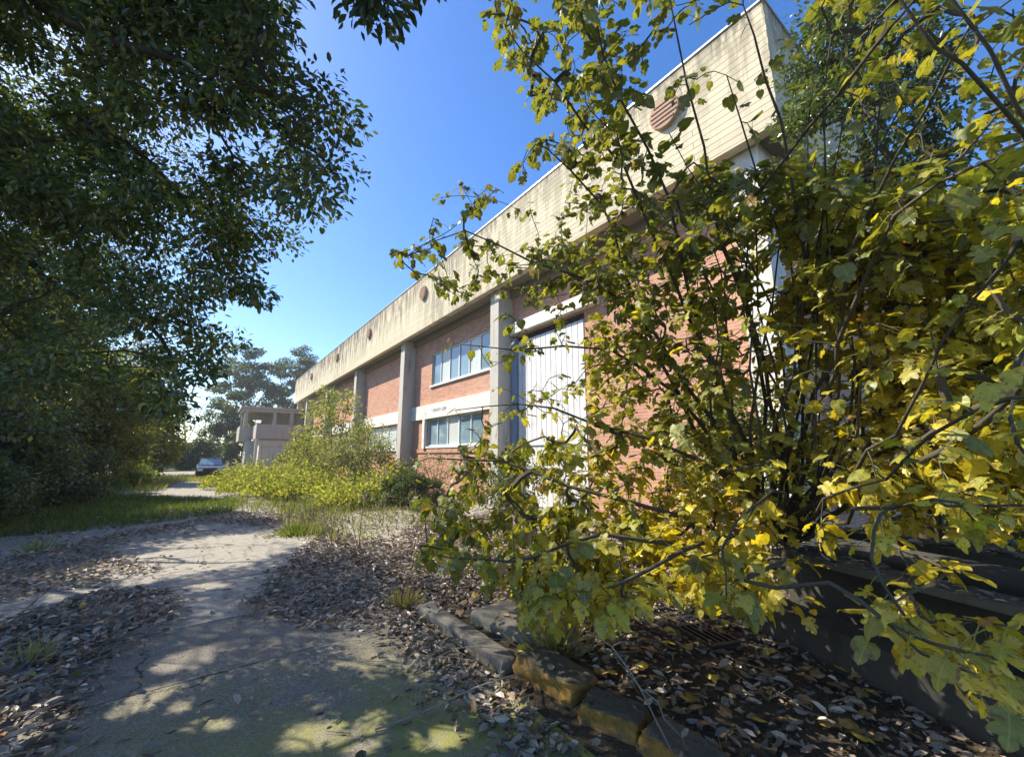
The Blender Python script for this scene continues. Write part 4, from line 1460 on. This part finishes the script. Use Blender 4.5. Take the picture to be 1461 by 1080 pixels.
# ------------------------------------------------------------------ grass (stuff)
rg = np.random.default_rng(62)
def grass(name, poly, per, h, cols, w, lab=None):
    lo, hi = poly.min(0), poly.max(0)
    n = int((hi - lo).prod() * per)
    q = lo + (hi - lo) * rg.random((n, 2))
    q = q[in_poly(q, poly)]
    q = q[(np.sin(q[:, 0] * 3.1) * np.sin(q[:, 1] * 2.3) + rg.normal(0, .6, len(q))) > -.6]
    n = len(q)
    P = np.column_stack([q, mound(q[:, 0], q[:, 1])])
    A = nrm(np.array([0, 0, 1.]) + rg.standard_normal((n, 3)) * .35)
    th = rg.uniform(0, 2 * PI, n)
    N = np.stack([np.cos(th), np.sin(th), .2 + 0 * th], 1)
    a = Acc()
    a.leaves(P, A, N, h * rg.uniform(.5, 1.3, n), BLADE, palette(n, cols, w, rg, .2))
    return kind(a.build(name, M['grass']), 'stuff')
GC = [(.09, .15, .025), (.14, .19, .03), (.22, .24, .06)]
grass('grass', G([(-120, 772), (0, 768), (150, 756), (330, 733), (352, 716), (250, 712), (140, 704), (-300, 704)]), 520, .20, GC, [3, 3, 1])
grass('grass', G([(310, 728), (420, 740), (560, 733), (620, 715), (440, 712), (320, 712)]), 130, .22, GC + [(.3, .28, .1)], [2, 3, 2, 1])
grass('grass', G([(395, 738), (600, 728), (660, 745), (570, 768), (500, 775), (420, 775)]), 100, .26, [(.30, .28, .13), (.22, .22, .08), (.16, .2, .05)], [2, 2, 2])
grass('grass', G([(150, 703), (215, 705), (260, 688), (310, 690), (320, 705), (345, 700), (335, 683), (240, 680), (160, 685)]), 90, .3, [(.2, .24, .04), (.3, .3, .07)], [1, 1])

def tuft(label, x, y, n, h, sp, seed, cols=GC, cat='grass tuft', name='grass_tuft', group='grass tufts on the paving'):
    rng = np.random.default_rng(seed)
    root = thing(name, label, cat, (x, y, .01), group)
    a = Acc()
    P = np.column_stack([x + rng.normal(0, sp, n), y + rng.normal(0, sp, n), np.full(n, .01)])
    d = P - np.array([x, y, 0])
    A = nrm(np.array([0, 0, 1.]) + d * (1.6 / max(sp, .05)) * .35 + rng.standard_normal((n, 3)) * .25)
    th = rng.uniform(0, 2 * PI, n)
    a.leaves(P, A, np.stack([np.cos(th), np.sin(th), .2 + 0 * th], 1), h * rng.uniform(.5, 1.25, n), BLADE, palette(n, cols, [1] * len(cols), rng))
    a.build('blades', M['grass'], root)
tuft('round green grass tuft at the edge of the leaf pile beyond the slab', *gnd(427, 762), 900, .20, .17, 1)
tuft('pale dry grass tuft on the leaf pile above the kerb end', *gnd(575, 868), 160, .20, .05, 2, [(.22, .22, .08), (.3, .27, .13)])
tuft('dry grass tuft in the dark behind the largest kerb block', 2.42, 2.72, 180, .32, .05, 3, [(.2, .2, .07), (.3, .26, .13)])
tuft('thin grass sprig on the left leaf patch', *gnd(50, 945), 60, .18, .04, 4, [(.22, .25, .10), (.3, .28, .14)])
tuft('thin green sprig by the far left edge of the slab', *gnd(55, 790), 60, .28, .08, 5, [(.2, .25, .08)])

# leggy saplings in the leaf pile
def sapling(label, x, y, h, seed, n=14, per=14):
    rng = np.random.default_rng(seed)
    base = np.array([x, y, .0])
    T = np.array([base + (rng.normal() * h * .25, rng.normal() * h * .25, h * rng.uniform(.25, 1.0)) for _ in range(n)])
    plant('sapling', label, 'sapling', base, rng, [[base, base + (.02, 0, h * .4), base + (.05, .03, h * .9)], [base + (0, 0, .05), base + (-.1, .02, h * .4), base + (-.16, 0, h * .7)]], T, np.full(n, .09), per, .045,
          [(.12, .14, .05), (.2, .19, .08)], [1, 1], M['weed'], M['dead'], tmpl=RHOMB, group='saplings in the leaf pile', rtip=.0025, trunk='stem', limb='stem', sides=5, crown='foliage')
sapling('leggy sapling in the leaf pile right of the grass tuft', *gnd(470, 790), .75, 101)
sapling('taller sapling beside the sunlit apron', *gnd(512, 785), .9, 102)
sapling('sparse sapling on the leaves behind the kerb', *gnd(640, 800), .55, 103, 10, 8)

for i, (px_, py_, hh_) in enumerate([(545, 752, .8), (590, 742, .95), (440, 742, .7), (625, 765, .6)]):
    sapling(['dry straggly sapling on the apron edge left of the fig tips', 'tallest dry sapling in front of the dark ferny bush', 'small dry sapling beyond the round grass tuft', 'low sapling under the left fig branch'][i], *gnd(px_, py_), hh_, 140 + i, 18, 9)
# dead twigs lying about
def twig(label, pts, r, side, seed):
    rng = np.random.default_rng(seed)
    root_o = np.array(pts[0])
    a = Acc()
    P = resample(pts, rng, .12, .012)
    a.tube(P, np.linspace(r, r * .35, len(P)), 6)
    for k_ in range(side):
        j = rng.integers(len(P) // 4, len(P) - 1)
        d = nrm(P[j + 1 if j + 1 < len(P) else j] - P[j - 1])
        s_ = nrm(d + np.array([rng.normal(), rng.normal(), .25]) * .8)
        l = rng.uniform(.12, .35)
        a.tube([P[j], P[j] + s_ * l * .5, P[j] + s_ * l + (0, 0, -.02)], [r * .5, r * .35, r * .15], 4)
    return tag(a.build('dead_twig', M['dead'], origin=tuple(root_o)), label, 'twig', 'dead twigs on the ground')
def g3(x, y, z):
    p = gnd(x, y, z)
    return np.array([p[0], p[1], z])
twig('long forked pale dead twig lying from the drive onto the orange kerb block', [g3(535, 1040, .03), g3(600, 1018, .06), g3(680, 980, .16), g3(772, 950, .24)], .007, 5, 1)
twig('thin dead twig along the foot of the leaf pile in the left corner', [g3(60, 965, .04), g3(110, 950, .05), g3(160, 930, .05)], .006, 2, 2)
twig('short pale stick on the moss at the bottom of the drive', [g3(478, 1030, .03), g3(488, 1018, .035), g3(494, 1012, .03)], .005, 0, 3)
twig('pale stick at the lower left lying on dead leaves', [g3(20, 1075, .05), g3(70, 1040, .06), g3(80, 1030, .05)], .008, 1, 4)
twig('arching dry stalk rising behind the orange kerb stones', [g3(960, 1075, .1), at(900, 960, 2.6), at(850, 905, 2.8), g3(800, 925, .15)], .005, 2, 5)
twig('straight dry stalk leaning in front of the grate', [g3(985, 1070, .1), at(940, 1010, 2.3), at(880, 940, 2.6)], .004, 1, 6)
twig('dark twig crossing the low kerb', [g3(590, 960, .03), g3(650, 925, .1), g3(740, 925, .18)], .006, 3, 7)

# ------------------------------------------------------------------ air
hz = Acc()
hz.box(-60, 60, -12, 130, -1, 24)
hm = bpy.data.materials.new('thin_haze')
hm.use_nodes = True
ht = hm.node_tree
ht.nodes.clear()
ho = ht.nodes.new('ShaderNodeOutputMaterial')
hv = ht.nodes.new('ShaderNodeVolumePrincipled')
hv.inputs['Color'].default_value = (.93, .95, 1.0, 1)
hv.inputs['Density'].default_value = .0011
ht.links.new(hv.outputs[0], ho.inputs['Volume'])
kind(hz.build('haze', hm), 'stuff')
